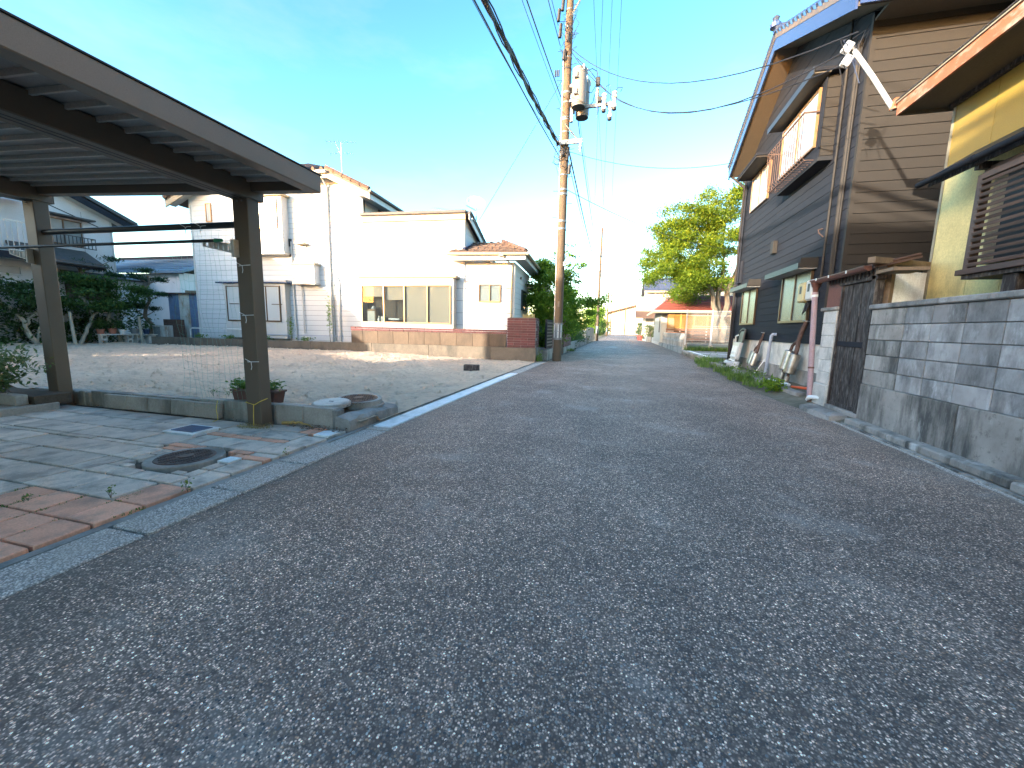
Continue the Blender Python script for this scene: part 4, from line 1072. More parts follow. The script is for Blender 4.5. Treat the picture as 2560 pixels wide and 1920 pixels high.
# satellite dish
sd = thing('satellite_dish', 'white oval satellite dish on a mast above the white wing roof', 'satellite dish', (-5.55, 15.1, 5.15))
MB().tube([(.0, -.45, .05), (.0, -.1, .05), (0, 0, .1), (0, 0, .62)], .022, 8).build('mast', M['galv'], sd, smooth=True)
n = 20
Mx = Matrix.Translation((0, -.05, .72))@Matrix.Rotation(R(35), 4, 'Z')@Matrix.Rotation(R(62), 4, 'X')@Matrix.Scale(.80, 4, (0, 1, 0))
MB().lathe([(.01, -.06), (.15, -.045), (.28, .0), (.36, .05), (.355, .055), (.27, .012), (.15, -.03), (.01, -.045)], n, m=Mx).build('dish', M['white_plastic'], sd, smooth=True)
MB().tube([(0, -.05, .45), (-.25, -.4, .55)], .014, 6).build('feed_arm', M['galv'], sd)
def antenna(loc, h, rz_, lab, s=1.0):
    o = thing('tv_antenna', lab, 'antenna', loc, rz_)
    MB().tube([(0, 0, 0), (0, 0, h)], .018*s, 6).build('mast', M['galv'], o)
    b = MB()
    for z, L, ne in ((h-.05, 1.3*s, 8), (h-.55*s, 1.0*s, 5)):
        b.tube([(-L/2, 0, z), (L/2, 0, z+.12*s)], .011*s, 5)
        for k in range(ne):
            x = -L/2+L*k/(ne-1); w = (.28-.018*k)*s
            b.tube([(x, -w, z+.12*s*(k/(ne-1))), (x, w, z+.12*s*(k/(ne-1)))], .006*s, 4)
    b.tube([(-.25*s, 0, h-.05), (0, 0, h-.6*s)], .008, 4); b.build('elements', M['galv'], o)
antenna((-13.2, 17.4, 7.3), 2.4, .5, 'tall stick TV antenna on the white house roof')
antenna((-10.0, 21.5, 5.8), 1.9, 1.0, 'small TV antenna behind the flat-fronted white wing', .6)
antenna((-5.3, 23.0, 4.0), 2.0, .3, 'little TV antenna beyond the tiled entrance roof', .5)
# ============================================================ LEFT BACKGROUND
lh = thing('grey_house', 'pale grey two-storey house with balcony behind the garden trees', 'house', (-22, 8, 0))
FX = lambda a, z, n: (n, a, z)           # faces +x, local
wl_ = [(-6, 0), (5.2, 0), (5.2, 5.55), (3.9, 6.05), (-.5, 7.9), (-6, 5.6)]
MB().prism(wl_, FX, -6, 0).build('wall', M['left_wall'], lh)
for y in (.2, 1.6, 2.9, 4.2): bx('panel_seam', M['siding_joint'], lh, .001, .004, y, y+.008, 3.4, 5.6)
def lw(a, b_): return a-8, b_
bx('corner_trim', M['white_trim'], lh, -.03, .02, 5.17, 5.23, .2, 5.5)
r_ = roofplane('roof', [(-6.5, -.5, 8.15), (.5, -.5, 8.15), (.5, 5.95, 5.55), (-6.5, 5.95, 5.55)], M['dark_tile'], .14, lh)
roofplane('roof_slope', [(-6.5, -.5, 8.15), (.5, -.5, 8.15), (.5, -7, 5.5), (-6.5, -7, 5.5)], M['dark_tile'], .14, r_)
b = MB(); b.prism([(-.5, 7.7), (5.75, 5.18), (5.75, 5.42), (-.5, 7.98)], FX, .42, .47).build('verge_board', M['slate_siding'], r_)
b = MB(); b.prism([(-.5, 7.72), (5.8, 5.19), (5.8, 5.24), (-.5, 7.77)], FX, .02, .42).build('soffit', M['white_trim'], r_)
MB().tube([(-6, 6.0, 5.42), (.5, 6.0, 5.42)], .06, 6).build('gutter', M['dark_tile'], r_)
b = MB(); b.prism([(-.3, 6.75), (5.2, 4.95), (5.2, 4.985), (-.3, 6.785)], FX, .002, .012).build('trim_line', M['slate_siding'], lh)
window(lh, 'window', lambda a, z, n: (n+.001, a, z), 3.0, 4.15, 4.15, 5.15, 2, M['sash'], M['frosted_far'], .06)
bx('window_awning', M['dark_tile'], lh, .0, .45, 2.85, 4.45, 5.22, 5.29, .02)
rb2 = thing_part('window_rail', lh); b = MB()
b.box(.25, .28, 2.95, 4.45, 4.50, 4.53); b.box(.25, .28, 2.95, 4.45, 4.08, 4.11)
for k in range(13): b.box(.255, .275, 2.96+.122*k, 2.98+.122*k, 4.11, 4.5)
for yy in (2.96, 4.43): b.box(0, .25, yy, yy+.02, 4.5, 4.53)
b.build('bars', M['black_metal'], rb2)
# balcony
bl = thing_part('balcony', lh)
bx('slab', M['left_wall'], bl, .001, .9, -3.2, 2.45, 3.30, 3.5); bx('edge', M['slate_siding'], bl, .901, .93, -3.2, 2.45, 3.28, 3.52)
b = MB(); b.box(.86, .90, -3.2, 2.45, 4.58, 4.63); b.box(.86, .90, -3.2, 2.45, 3.58, 3.61)
b.build('rails', M['bronze_light'], bl)
for k in range(40): bx('baluster', M['bronze_light'], bl, .87, .89, -3.2+.14*k, -3.18+.14*k, 3.61, 4.58)
bx('post', M['slate_siding'], bl, .84, .92, 2.36, 2.44, 3.5, 5.5); bx('canopy', M['frosted_far'], bl, .1, 1.2, -3.2, 2.5, 5.5, 5.53)
window(lh, 'window', lambda a, z, n: (n+.001, a, z), -.4, 2.2, 2.75, 3.1, 2, M['white_trim'], M['frosted_far'], .06)
# lean-to roof over the ground floor
lr = roofplane('lower_roof', [(.0, 1.9, 4.0), (1.0, 1.9, 3.45), (1.0, 4.2, 3.45), (.0, 4.2, 4.0)], M['dark_tile'], .1, lh)
bx('lower_eave', M['slate_siding'], lr, .95, 1.0, 1.9, 4.2, 3.22, 3.36); MB().tube([(1.06, 1.9, 3.35), (1.06, 4.25, 3.33)], .05, 6).build('gutter', M['dark_tile'], lr)
roofplane('lower_roof_ext', [(.0, 3.3, 3.15), (.9, 3.3, 2.95), (.9, 5.6, 2.95), (.0, 5.6, 3.15)], M['dark_tile'], .08, lr)
window(lh, 'window', lambda a, z, n: (n+.001, a, z), 3.4, 4.9, 2.0, 2.7, 2, M['sash'], M['interior'], .05)
# blue roofed house further back
bh = thing('blue_roof_house', 'low house with blue metal tile roof behind the pines', 'house', (-33, 20, 0))
bx('wall', M['left_wall'], bh, -5, 5.2, .4, 7, 0, 4.3)
bx('wall_recess', M['left_wall'], bh, 1.0, 5.2, .1, .399, 0, 4.2)
r_ = roofplane('roof', [(-5.6, -.3, 4.50), (6, -.3, 4.35), (6, 3.6, 5.75), (-5.6, 3.6, 5.9)], M['blue_roof'], .15, bh)
for k in range(7): f = k/7; MB().box(-5.6, 6, 0, .12, 0, .05, Matrix.Translation((0, -.3+3.9*f, 4.42+1.38*f+.05))).build('roof_course', M['blue_roof'], r_)
roofplane('roof_back', [(-5.6, 3.6, 5.9), (6, 3.6, 5.75), (6, 7.6, 4.35), (-5.6, 7.6, 4.5)], M['blue_roof'], .15, r_)
bx('ridge', M['slate_siding'], r_, -5.7, 6.1, 3.5, 3.7, 5.75, 6.02)
gb = roofplane('porch_roof', [(-5.0, -2.0, 5.0), (-4.6, -2.0, 5.05), (2.6, -2.0, 3.9), (2.6, .2, 3.9), (-5.0, .2, 5.0)], M['slate_siding'], .25, r_)
MB().box(-5.3, -4.3, -2.1, -.4, 4.95, 5.4).build('ridge_end', M['slate_siding'], r_, bev=.1)
bx('porch_wall', M['white_siding'], bh, -4.6, 2.0, -1.5, .05, 0, 4.1)
# shed
sh = thing('garden_shed', 'blue and white corrugated shed with rusty patches beside the white house', 'shed', (-20.9, 14.5, 0), RZ)
bx('body', M['interior'], sh, .02, 2.35, .05, 1.8, .2, 2.42)
for k in range(8):
    x0_ = .0+.295*k; m_ = M['shed_white'] if k in (2, 3) else M['shed_blue']
    b = MB(); pts = [(x0_+.295*i/12, .0 if (i//1) % 2 else .022) for i in range(13)]
    for (xa_, ya_), (xb_, yb_) in zip(pts, pts[1:]): b.quad((xa_, ya_, .3), (xb_, yb_, .3), (xb_, yb_, 2.44), (xa_, ya_, 2.44))
    b.build('sheet', m_, sh)
b = MB(); b.box(-.1, 2.5, -.15, 1.9, 2.44, 2.50); b.build('roof', M['rust_pipe'], sh, bev=.01)
bx('roof_clutter', M['timber'], sh, .9, 1.5, .1, .4, 2.501, 2.62)
ac = thing('outdoor_unit', 'old cream air conditioner unit in front of the shed', 'air conditioner', (-20.65, 13.55, .35), RZ)
MB().box(0, .82, 0, .3, .0, .62).build('casing', M['shed_white'], ac, bev=.015); bx('grille', M['galv'], ac, .06, .42, -.006, -.001, .08, .54)
for k in range(8): bx('grille_bar', M['white_plastic'], ac, .06, .42, -.012, -.0065, .10+.055*k, .11+.055*k)
rs = thing('rusty_sheet', 'rust-brown bent metal sheet leaning by the shed', 'sheet', (-19.8, 13.9, .4), .2)
MB().box(-.5, .5, -.02, .02, 0, .85).build('panel', M['rust_pipe'], rs, bev=.01)
# garden trees
def tree(name, lab, base, limbs, clumps, n, size, mat, bark='bark', cat='tree', group=None, aspect=.5, up=.35, spiky=False):
    o = thing(name, lab, cat, base, 0, group)
    b = MB()
    for (p0, p1, r0, r1) in limbs: limb(b, p0, p1, r0, r1, .10, 7, 7)
    b.build('trunk', M[bark], o, smooth=True)
    cloud('crown', mat, o, clumps, n, size, aspect, up, spiky)
    return o
def blob(cx_, cy_, cz_, rx, ry, rz_, k, r):
    out = []
    for i in range(k):
        a, z = rnd.uniform(0, 6.28), rnd.uniform(-1, 1); q = rnd.random()**.4*math.sqrt(1-z*z*.8)
        out.append((cx_+rx*q*math.cos(a), cy_+ry*q*math.sin(a), cz_+rz_*z, r*rnd.uniform(.7, 1.3), r*rnd.uniform(.7, 1.3), r*rnd.uniform(.35, .6)))
    return out
tree('garden_tree', 'broad dark green garden tree with pale leaning trunk by the potted plants', (-20.8, 11.0, .15),
     [((0, 0, 0), (.1, .5, 1.2), .07, .05), ((.1, .5, 1.2), (.1, .1, 2.0), .05, .03), ((.1, .5, 1.2), (.2, 1.3, 1.9), .045, .02), ((0, 1.4, 0), (.0, 1.0, 1.5), .08, .05), ((0, 1.0, 1.5), (.1, 1.9, 2.2), .05, .02)],
     blob(.0, .9, 2.05, .9, 1.7, .62, 26, .45), 5200, .13, 'leaf_hedge', 'pale_bark')
tree('garden_tree', 'dark spreading garden tree with forked pale trunk below the balcony', (-21.0, 9.9, .15),
     [((0, 0, 0), (0, -.45, 1.2), .09, .06), ((0, -.45, 1.2), (0, -1.1, 2.0), .06, .02), ((0, -.3, .7), (.1, .4, 1.8), .05, .02), ((0, 0, .2), (0, .2, 1.0), .04, .02)],
     blob(0, -.9, 1.75, .9, 1.6, .55, 22, .42), 3800, .13, 'leaf_dark', 'pale_bark')
def pine(name, lab, base, h, pads):
    o = thing(name, lab, 'tree', base, 0, None)
    b = MB(); tr = limb(b, (0, 0, 0), (.1, .1, h), .10, .04, .09, 7, 8)
    cl = []
    for (x, y, z, r) in pads:
        i = min(len(tr)-1, max(1, int(z/h*len(tr))))
        limb(b, tr[i-1], (x, y, z-.06), .03, .012, .1, 5, 4)
        for k in range(5): cl.append((x+rnd.uniform(-.5, .5)*r, y+rnd.uniform(-.5, .5)*r, z+rnd.uniform(-.04, .06), r*.6, r*.6, r*.22))
    b.build('trunk', M['bark'], o, smooth=True)
    cloud('crown', 'leaf_pine', o, cl, len(pads)*330, .17, .10, .3, True)
pine('pine_tree', 'bright pruned pine with layered tufts rising above the broad garden tree', (-21.6, 11.7, .2), 3.3, [(.1, -.2, 3.25, .5), (.1, .5, 3.15, .5), (.2, 1.0, 3.55, .4), (.1, 1.2, 2.9, .45), (0, -.5, 2.7, .4)])
pine('pine_tree', 'dark cloud-pruned pine with twisted trunk beside the shed', (-20.9, 13.6, .2), 3.0, [(0, .1, 3.2, .4), (.1, -.4, 2.9, .4), (.1, .5, 2.85, .45), (0, -.2, 2.3, .5), (.1, .5, 2.2, .4), (.1, -.6, 1.6, .5), (0, .3, 1.5, .35)])
pine('pine_tree', 'pine tufts behind the shed against the white house corner', (-20.4, 16.4, .2), 3.6, [(0, 0, 4.1, .45), (.3, 0, 3.2, .5), (.8, .1, 3.1, .45), (.6, 0, 2.8, .4)])
hd = thing('garden_hedge', 'dense dark shrubs filling the garden edge behind the pots', 'hedge', (-22.0, 10.0, .1))
cloud('foliage', 'leaf_dark', hd, blob(.4, 0.4, .5, .5, 4.0, .45, 40, .5)+blob(.2, .4, 1.2, .4, 4, .5, 20, .5), 5500, .14)
# pots on the bench
be = thing('plant_bench', 'low plank bench on hollow concrete blocks carrying potted plants', 'bench', (-20.5, 11.45, .16))
bx('plank', M['pale_block'], be, -.16, .16, 0, 1.35, .39, .43); bx('plank', M['pale_block'], be, -.16, .16, 1.38, 2.1, .37, .41)
def cblock(y, z): 
    b = MB(); b.box(-.1, .1, y, y+.19, z, z+.04); b.box(-.1, .1, y, y+.19, z+.15, z+.19); b.box(-.1, .1, y, y+.035, z+.041, z+.149); b.box(-.1, .1, y+.155, y+.19, z+.041, z+.149)
    b.build('hollow_block', M['pale_block'], be)
for y in (.05, .95, 1.3): cblock(y, 0); cblock(y, .195)
bx('block', M['pale_block'], be, -.1, .1, 1.75, 2.05, 0, .36)
for i, (y, m_, r, h, lab) in enumerate(((.1, 'terracotta', .13, .2, 'small terracotta pot at the bench end by the tree trunk'), (.5, 'terracotta', .14, .22, 'larger terracotta pot second along the bench'), (.85, 'white_plastic', .13, .18, 'white pot on the plank bench'), (1.3, 'frosted_far', .17, .22, 'wide pale blue pot on the plank bench'), (1.75, 'blue_metal', .13, .22, 'dark blue pot at the shed end of the bench'))):
    p = thing('plant_pot', lab, 'pot', (-20.5, 11.45+y, .59 if y < 1.36 else .575), 0, 'potted plants on the bench')
    MB().lathe([(r*.7, 0), (r*.95, h*.8), (r*1.05, h*.82), (r*1.05, h), (r*.8, h-.01)], 14).build('pot', M[m_], p, smooth=True)
    tag(cloud('plant', 'leaf_dark' if i % 2 else 'leaf_hedge', p, [(0, 0, h+.18, .22, .22, .2, 1)], 170, .09), kind='stuff')
for (x, y, h, lab) in ((-20.33, 10.63, 1.35, 'weathered pale wooden post beside the leaning tree trunk'), (-20.0, 12.7, 1.25, 'grey wooden post at the end of the bench')):
    p = thing('garden_post', lab, 'post', (x, y, .1)); MB().tube([(0, 0, 0), (-.02, -.05, h)], [.06, .045], 7).build('shaft', M['pale_bark'], p, smooth=True)
b = MB()
for k in range(10): b.box(-.25, .25, -.3, .3, -.1, .12, Matrix.Translation((-21.1, 5.2+k*.62, .12))@Matrix.Rotation(rnd.uniform(-.3, .3), 4, 'Z')@Matrix.Rotation(rnd.uniform(-.2, .2), 4, 'X'))
tag(b.build('garden_edge_stones', M['sand'], bev=.06), 'row of rounded sandy edging stones along the garden', 'stones', kind='stuff')

# ============================================================ UTILITY POLES AND CABLES
up = thing('utility_pole', 'tan concrete utility pole with transformers standing by the brick pillar', 'utility pole', (-2.22, 14.93, 0))
MB().tube([(0, 0, 0), (0, 0, 7), (0, 0, 14.2)], [.172, .142, .112], 20).build('shaft', M['pole'], up, smooth=True)
def ring(z, r=.15, h=.05, mat='galv', p=up): return MB().lathe([(r, 0), (r+.012, .004), (r+.012, h-.004), (r, h)], 18, (0, 0, z)).build('band', M[mat], p)
for z, m_ in ((4.72, 'galv'), (4.98, 'galv'), (5.9, 'galv'), (6.05, 'galv'), (6.55, 'galv'), (7.95, 'galv'), (8.35, 'galv'), (8.42, 'galv'), (8.9, 'galv'), (9.2, 'galv'), (9.95, 'black_metal'), (10.3, 'galv'), (11.2, 'galv'), (11.75, 'galv')): ring(z, .172-.0044*z+.002, rnd.choice((.04, .05, .07)), m_)
for k in range(22):
    z = 2.9+.45*k; s = -1 if k % 2 else 1
    MB().tube([(s*.1, -.03, z), (s*.34, -.08, z)], .008, 5).build('step_bolt', M['black_metal'], up)
pt = thing_part('sign_plate', up)
b = MB(); f = lambda a, z, n: ((.172+n)*math.sin(a), -(.172+n)*math.cos(a), z)
for i in range(10):
    a0, a1 = -.9+.2*i, -.9+.2*(i+1); b.prism([(a0, .80), (a1, .80), (a1, 1.42), (a0, 1.42)], f, .004, .012)
b.build('plate', M['galv'], pt, smooth=True)
for i in (1, 5, 8):
    a0 = -.9+.2*i; MB().prism([(a0+.02, .86), (a0+.16, .86), (a0+.16, 1.36), (a0+.02, 1.36)], f, .0125, .016).build('white_stripe', M['white_plastic'], pt)
for z in (.86, 1.1, 1.36):
    MB().lathe([(.188, 0), (.192, .004), (.192, .016), (.188, .02)], 18, (0, 0, z)).build('strap', M['galv'], pt)
bx('tag_box', M['galv'], up, .12, .2, -.16, -.1, 3.45, 3.6); bx('small_plate', M['bronze'], up, -.02, .05, -.165, -.158, 2.0, 2.2)
MB().tube([(-.13, -.08, .3), (-.135, -.08, 10.4)], .022, 6).build('cable_guard', M['white_trim'], up, smooth=True)
# transformers
def trafo(x, y, z, lab, r=.235, h=1.02):
    o = thing('transformer', lab, 'transformer', (-2.22+x, 14.93+y, z), 0, 'pole transformers')
    MB().lathe([(r*.9, -.06), (r*.95, 0), (r, .01), (r, h), (r*1.04, h+.01), (r*1.04, h+.06), (r*.7, h+.09), (r*.3, h+.1)], 24).build('tank', M['trafo'], o, smooth=True)
    MB().lathe([(r*.93, -.075), (r*.93, -.061)], 24).build('tank_base', M['black_metal'], o)
    for zz in (.25, .75):
        bx('lug', M['trafo'], o, -.10, -.04, -r-.05, -r+.03, zz, zz+.16); bx('lug_foot', M['black_metal'], o, -.13, -.02, -r-.06, -r+.02, zz-.04, zz-.002)
    for a in (.3, 1.5, -.9): MB().lathe([(.03, 0), (.045, .04), (.03, .08), (.045, .12), (.02, .17)], 10, (r*1.0*math.cos(a), r*1.0*math.sin(a), h-.05)).build('bushing', M['porcelain'], o, smooth=True)
    return o
trafo(.46, -.32, 8.65, 'light grey pole transformer facing the vacant lot'); trafo(.52, .32, 8.62, 'second grey pole transformer half hidden behind the first')
bx('hanger', M['galv'], up, .15, .26, -.40, .40, 9.2, 9.28); bx('hanger', M['galv'], up, .15, .24, -.05, .05, 8.3, 9.5); bx('hanger', M['galv'], up, .15, .26, -.40, .40, 8.75, 8.82)
bx('cross_arm', M['galv'], up, .2, 1.62, .02, .10, 8.72, 8.82)
def insul(x, y, z, n=5, r=.055, m=None):
    prof = [(.02, -.12)]
    for k in range(n): prof += [(.035, k*.05), (r, k*.05+.015), (.04, k*.05+.035)]
    prof += [(.03, n*.05), (.01, n*.05+.04)]
    MB().lathe(prof, 12, (x, y, z), m).build('insulator', M['porcelain'], up, smooth=True)
def cutout(x, y, z):
    MB().lathe([(.03, 0), (.075, .01), (.075, .12), (.055, .14), (.055, .3), (.085, .32), (.085, .36), (.06, .38), (.06, .42), (.085, .44), (.085, .48), (.03, .52)], 14, (x, y, z)).build('fuse_cutout', M['porcelain'], up, smooth=True)
    MB().lathe([(.06, 0), (.072, .01), (.072, .07), (.06, .07)], 14, (x, y, z-.071)).build('cutout_tip', M['black_metal'], up)
cutout(1.28, -.05, 8.55); cutout(1.48, .12, 8.36); cutout(1.62, -.05, 8.58)
insul(1.04, 0, 8.92, 7, .07); bx('arrester_head', M['black_metal'], up, .97, 1.12, -.08, .08, 9.35, 9.6, .02); bx('arrester_base', M['black_metal'], up, 1.05, 1.2, -.06, .08, 8.83, 9.0, .02)
MB().tube([(1.06, 0, 8.7), (1.06, 0, 8.35)], [.03, .015], 8).build('arrester_rod', M['blue_metal'], up)
for pts in ([(.7, -.2, 9.75), (.85, -.1, 9.85), (1.0, 0, 9.8), (1.04, 0, 9.6)], [(.72, -.1, 9.15), (.85, -.1, 9.1), (.98, -.1, 9.3)], [(.78, .3, 8.95), (.9, .1, 8.92), (.95, 0, 9.1)], [(1.28, 0, 9.05), (1.32, 0, 9.3), (1.45, 0, 9.35), (1.48, .1, 8.95)], [(1.62, 0, 9.1), (1.72, 0, 9.22), (1.86, 0, 9.2), (1.80, 0, 9.08)], [(.3, 0, 10.3), (.8, 0, 9.8), (1.1, 0, 9.4), (1.4, 0, 9.1)]):
    MB().tube(pts, .012, 5).build('jumper', M['cable'], up)
# lower bracket arm with brace
bx('bracket_arm', M['galv'], up, -.24, .62, -.21, -.14, 7.52, 7.66); MB().tube([(0, -.16, 8.2), (.45, -.17, 7.66)], .025, 4).build('brace', M['galv'], up)
for x in (-.12, .12, .3, .47): bx('bolt', M['black_metal'], up, x-.015, x+.015, -.216, -.2105, 7.58, 7.61)
insul(.56, -.17, 7.38, 3, .04)
# top arm and clutter
MB().tube([(.05, -.05, 11.55), (.9, -.3, 12.7)], .035, 5).build('top_brace', M['galv'], up)
bx('top_arm', M['galv'], up, -.9, .9, -.2, -.1, 12.6, 12.72)
for i in range(34):
    z = rnd.choice((7.25, 7.4, 6.9, 7.1, 8.6, 10.2, 10.5, 10.8, 11.1, 11.3))+rnd.uniform(-.25, .25); a = rnd.uniform(0, 6.28); s = rnd.uniform(.12, .3)
    p0 = Vector((.16*math.cos(a), -.1-.08*abs(math.sin(a)), z))
    MB().tube([p0, p0+Vector((rnd.uniform(-s, s), -.1, rnd.uniform(.0, .3))), p0+Vector((rnd.uniform(-s, s)*1.4, -.12, rnd.uniform(-.3, .2))), p0+Vector((rnd.uniform(-.1, .1), 0, -.35))], .008, 4).build('cable_loop', M['cable'], up)
for (x, z, h) in ((.12, 7.0, .42), (-.05, 7.15, .3), (.2, 6.55, .3), (-.28, 10.9, .4), (-.35, 11.4, .35), (-.22, 11.7, .4), (-.12, 10.2, .3), (.0, 10.75, .25)):
    MB().tube([(x, -.17, z), (x+.03, -.18, z+h)], .055, 8).build('closure_box', M['black_plastic'], up, smooth=True)
for x in (-.4, -.34, -.28): MB().tube([(x, -.1, 9.75), (x, -.1, 9.95)], .025, 6).build('splice', M['black_plastic'], up)
PX, PY = -2.25, 14.93
# far poles
def farpole(x, y, h, lab, r=.16, arm=True):
    o = thing('utility_pole', lab, 'utility pole', (x, y, 0), 0, 'utility poles along the road')
    MB().tube([(0, 0, 0), (0, 0, h)], [r, r*.65], 12).build('shaft', M['pole'], o, smooth=True)
    if arm:
        bx('cross_arm', M['galv'], o, -.95, .9, -.05, .05, h-.22, h-.12)
        for s in (-.9, .0, .85): MB().lathe([(.03, 0), (.06, .05), (.03, .1), (.05, .16), (.02, .22)], 8, (s, 0, h-.12)).build('insulator', M['porcelain'], o)
    for z in (h*.75, h*.68, h*.62): MB().lathe([(r*.8+.02, 0), (r*.8+.02, .12)], 10, (0, 0, z)).build('band', M['black_metal'], o)
    MB().lathe([(r+.012, .8), (r+.012, 1.6)], 12).build('plate', M['galv'], o)
    return o
farpole(-2.4, 45.5, 12.0, 'concrete utility pole with crossarm beyond the leafy shrubs')
farpole(-2.5, 83, 11.8, 'distant utility pole at the far hedge')
farpole(-2.6, 118, 13.2, 'farthest thin utility pole near the end building', .15)
CG = 'overhead cables along the road'
def along(label, pts, r, to=None, n=6):
    cable('overhead_cable', label, pts, r, group=None, n=n)
Yb = -24
def near(x, zp_, drop, zb=None):  # from pole 1 back over the camera to a pole behind
    return sag((x, PY, zp_), (x-.2, Yb, zp_ if zb is None else zb), drop, 22)
# strand bundle: several twisted cables
bd = thing('cable_bundle', 'thick black cable bundle running from the tan pole over the vacant lot side', 'cables', (-2.45, PY, 7.6))
base = [p-Vector((-2.45, PY, 7.6)) for p in near(-2.45, 7.62, 1.55)]
fine_ = []
for a_, b_ in zip(base, base[1:]):
    for k in range(4): fine_.append(a_.lerp(b_, k/4))
for k, (r, off) in enumerate(((.040, .0), (.024, .045), (.015, .06), (.015, .065))):
    MB().tube([p+Vector((off*math.cos(i*.8+k*2), 0, off*math.sin(i*.8+k*2))) for i, p in enumerate(fine_)], r, 6).build('strand', M['cable'], bd, smooth=True)
for i in range(2, 60, 2): MB().tube([fine_[i]+Vector((0, 0, .0)), fine_[i]+Vector((.04, 0, .09))], .006, 4).build('hanger_hook', M['cable'], bd)
along('single black cable below the thick bundle, wavy, tied to the tan pole', [p+Vector((.02*math.sin(i), 0, .02*math.cos(i*1.7))) for i, p in enumerate(near(-2.45, 7.28, 1.45))], .016)
along('thin cable just under the thick bundle', near(-2.42, 7.45, 1.9), .006)
along('twisted cable from the tan pole above the transformer level', near(-2.42, 9.15, 1.35), .016)
along('slim wire beside the twisted cable near the transformers', near(-2.40, 8.85, 1.35), .007)
along('high cable from the pole top on the lot side', near(-2.5, 10.75, 1.0), .012)
along('second high cable from the pole top on the lot side', near(-2.6, 11.4, 1.0), .010)
for k, (x, z) in enumerate(((-1.15, 12.6), (-.85, 12.65), (-.55, 12.7), (-1.5, 12.6))):
    along(['power line nearest the fuse cutouts', 'power line second from the fuse cutouts', 'outer power line above the road', 'power line beside the pole top'][k], sag((x-.1, Yb, z), (x, PY, z), 1.0, 16), .006)
    along(['power line from pole to pole, inner', 'power line from pole to pole, middle', 'power line from pole to pole, outer', 'power line from pole to pole, nearest the shaft'][k], sag((x, PY, z), (-2.4+(-.9, 0, .85, .4)[k], 45.5, 12.0), .8, 16), .007)
along('thick black cable sagging from the tan pole to the next pole', sag((-2.1, PY, 7.5), (-2.35, 45.4, 7.0), .55), .026)
along('second cable sagging from the tan pole to the next pole', sag((-2.1, PY, 7.15), (-2.35, 45.4, 6.7), .55), .012)
along('cable from transformer level down to the next pole', sag((-2.0, PY, 9.5), (-2.35, 45.4, 8.2), .75), .016)
along('thin line from transformer level to the next pole', sag((-1.9, PY, 9.2), (-2.3, 45.4, 8.6), .6), .007)
along('cable between the second and third poles', sag((-2.4, 45.5, 7.6), (-2.5, 83, 7.4), .6), .016)
along('guy wire sloping from the tan pole to the white house', sag((PX, PY, 9.9), (-5.6, 15.6, 5.4), .02, 4), .008)
along('service drop from the tan pole to the top of the leaning mast', sag((PX+.15, PY, 10.6), (3.02, 7.3, 5.45), .85), .010)
along('lower service drop from the tan pole to the mast box', sag((PX+.15, PY, 10.5), (2.98, 7.25, 5.25), 1.35), .010)
along('service wire from the fuse arm to the mast lower box', sag((-.6, PY, 8.9), (2.96, 7.25, 5.05), .55), .009)
along('service wire from the bracket arm up to the black gable', sag((PX+.2, PY, 7.35), (3.5, 15.8, 6.9), .35), .008)
along('service drop from the tan pole to the round tree', sag((PX+.15, PY, 6.1), (8, 30, 6.6), .6), .009)
along('far wire crossing to the grey-roofed house', sag((-2.4, 45.5, 7.2), (4.5, 47, 5.6), .5), .009)
along('far wire over the road beyond the second pole', sag((-2.4, 45.5, 8.2), (8, 62, 5.0), .8), .009)
along('short wire from the second pole to the leafy side', sag((-2.4, 45.5, 8.2), (-14, 34, 5.2), .5), .009)
# ============================================================ RIGHT SIDE: BLOCK WALL, KERB
bwall = thing('block_wall', 'stained grey concrete block wall with coping along the road', 'wall', (3.2, 6.35, 0))
bx('core', M['mortar'], bwall, .012, .12, -12, -.004, .0, 1.53)
base_l = [0, -1.62, -3.5, -5.4, -7.3, -9.2, -11.5]
for a_, b_ in zip(base_l, base_l[1:]): MB().box(-.028, .0115, b_+.012, a_, -.06, .562).build('base_section', M['stained_base'], bwall, bev=.007)
bmesh_cache = {}
def blk(w, mat):
    if (w, mat) not in bmesh_cache: bmesh_cache[(w, mat)] = MB().box(0, .03, -w+.010, 0, 0, .187).mesh('block', M[mat], bev=.004)
    return bmesh_cache[(w, mat)]
for c in range(5):
    y = 0; first = True; k = 0
    while y > -11.5:
        w = .66 if first else .425
        link('block', blk(w, 'stained_base' if first else 'stained_block'), bwall, (-.016+rnd.uniform(-.002, .002), y, .566+c*.195)); y -= w; first = False; k += 1
y = .03
while y > -11.5:
    MB().box(-.045, .16, -.59, 0, 0, .062).build('coping', M['old_concrete'], bwall, loc=(0, y, 1.541), bev=.012); y -= .597
rk = struct(MB().box(2.985, 3.17, -6, 6.3, -.2, .02).build('right_kerb', M['stained_base']))
y = 6.3
while y > -5:
    l = .6
    MB().box(-.07, .085, -l+.008, 0, -.08, 0).build('kerb_stone', M['stained_base'], rk, loc=(3.09, y, .098+rnd.uniform(-.006, .006)), bev=.012).rotation_euler = (0, 0, rnd.uniform(-.01, .01)); y -= l
b = MB()
for k in range(60):
    y = 6.9-.2*k; b.quad((2.93+rnd.uniform(-.02, .01), y, .003), (2.99, y, .003), (2.99, y-.2, .003), (2.93+rnd.uniform(-.02, .01), y-.2, .003))
struct(b.build('gutter_edge', M['worn_kerb']))
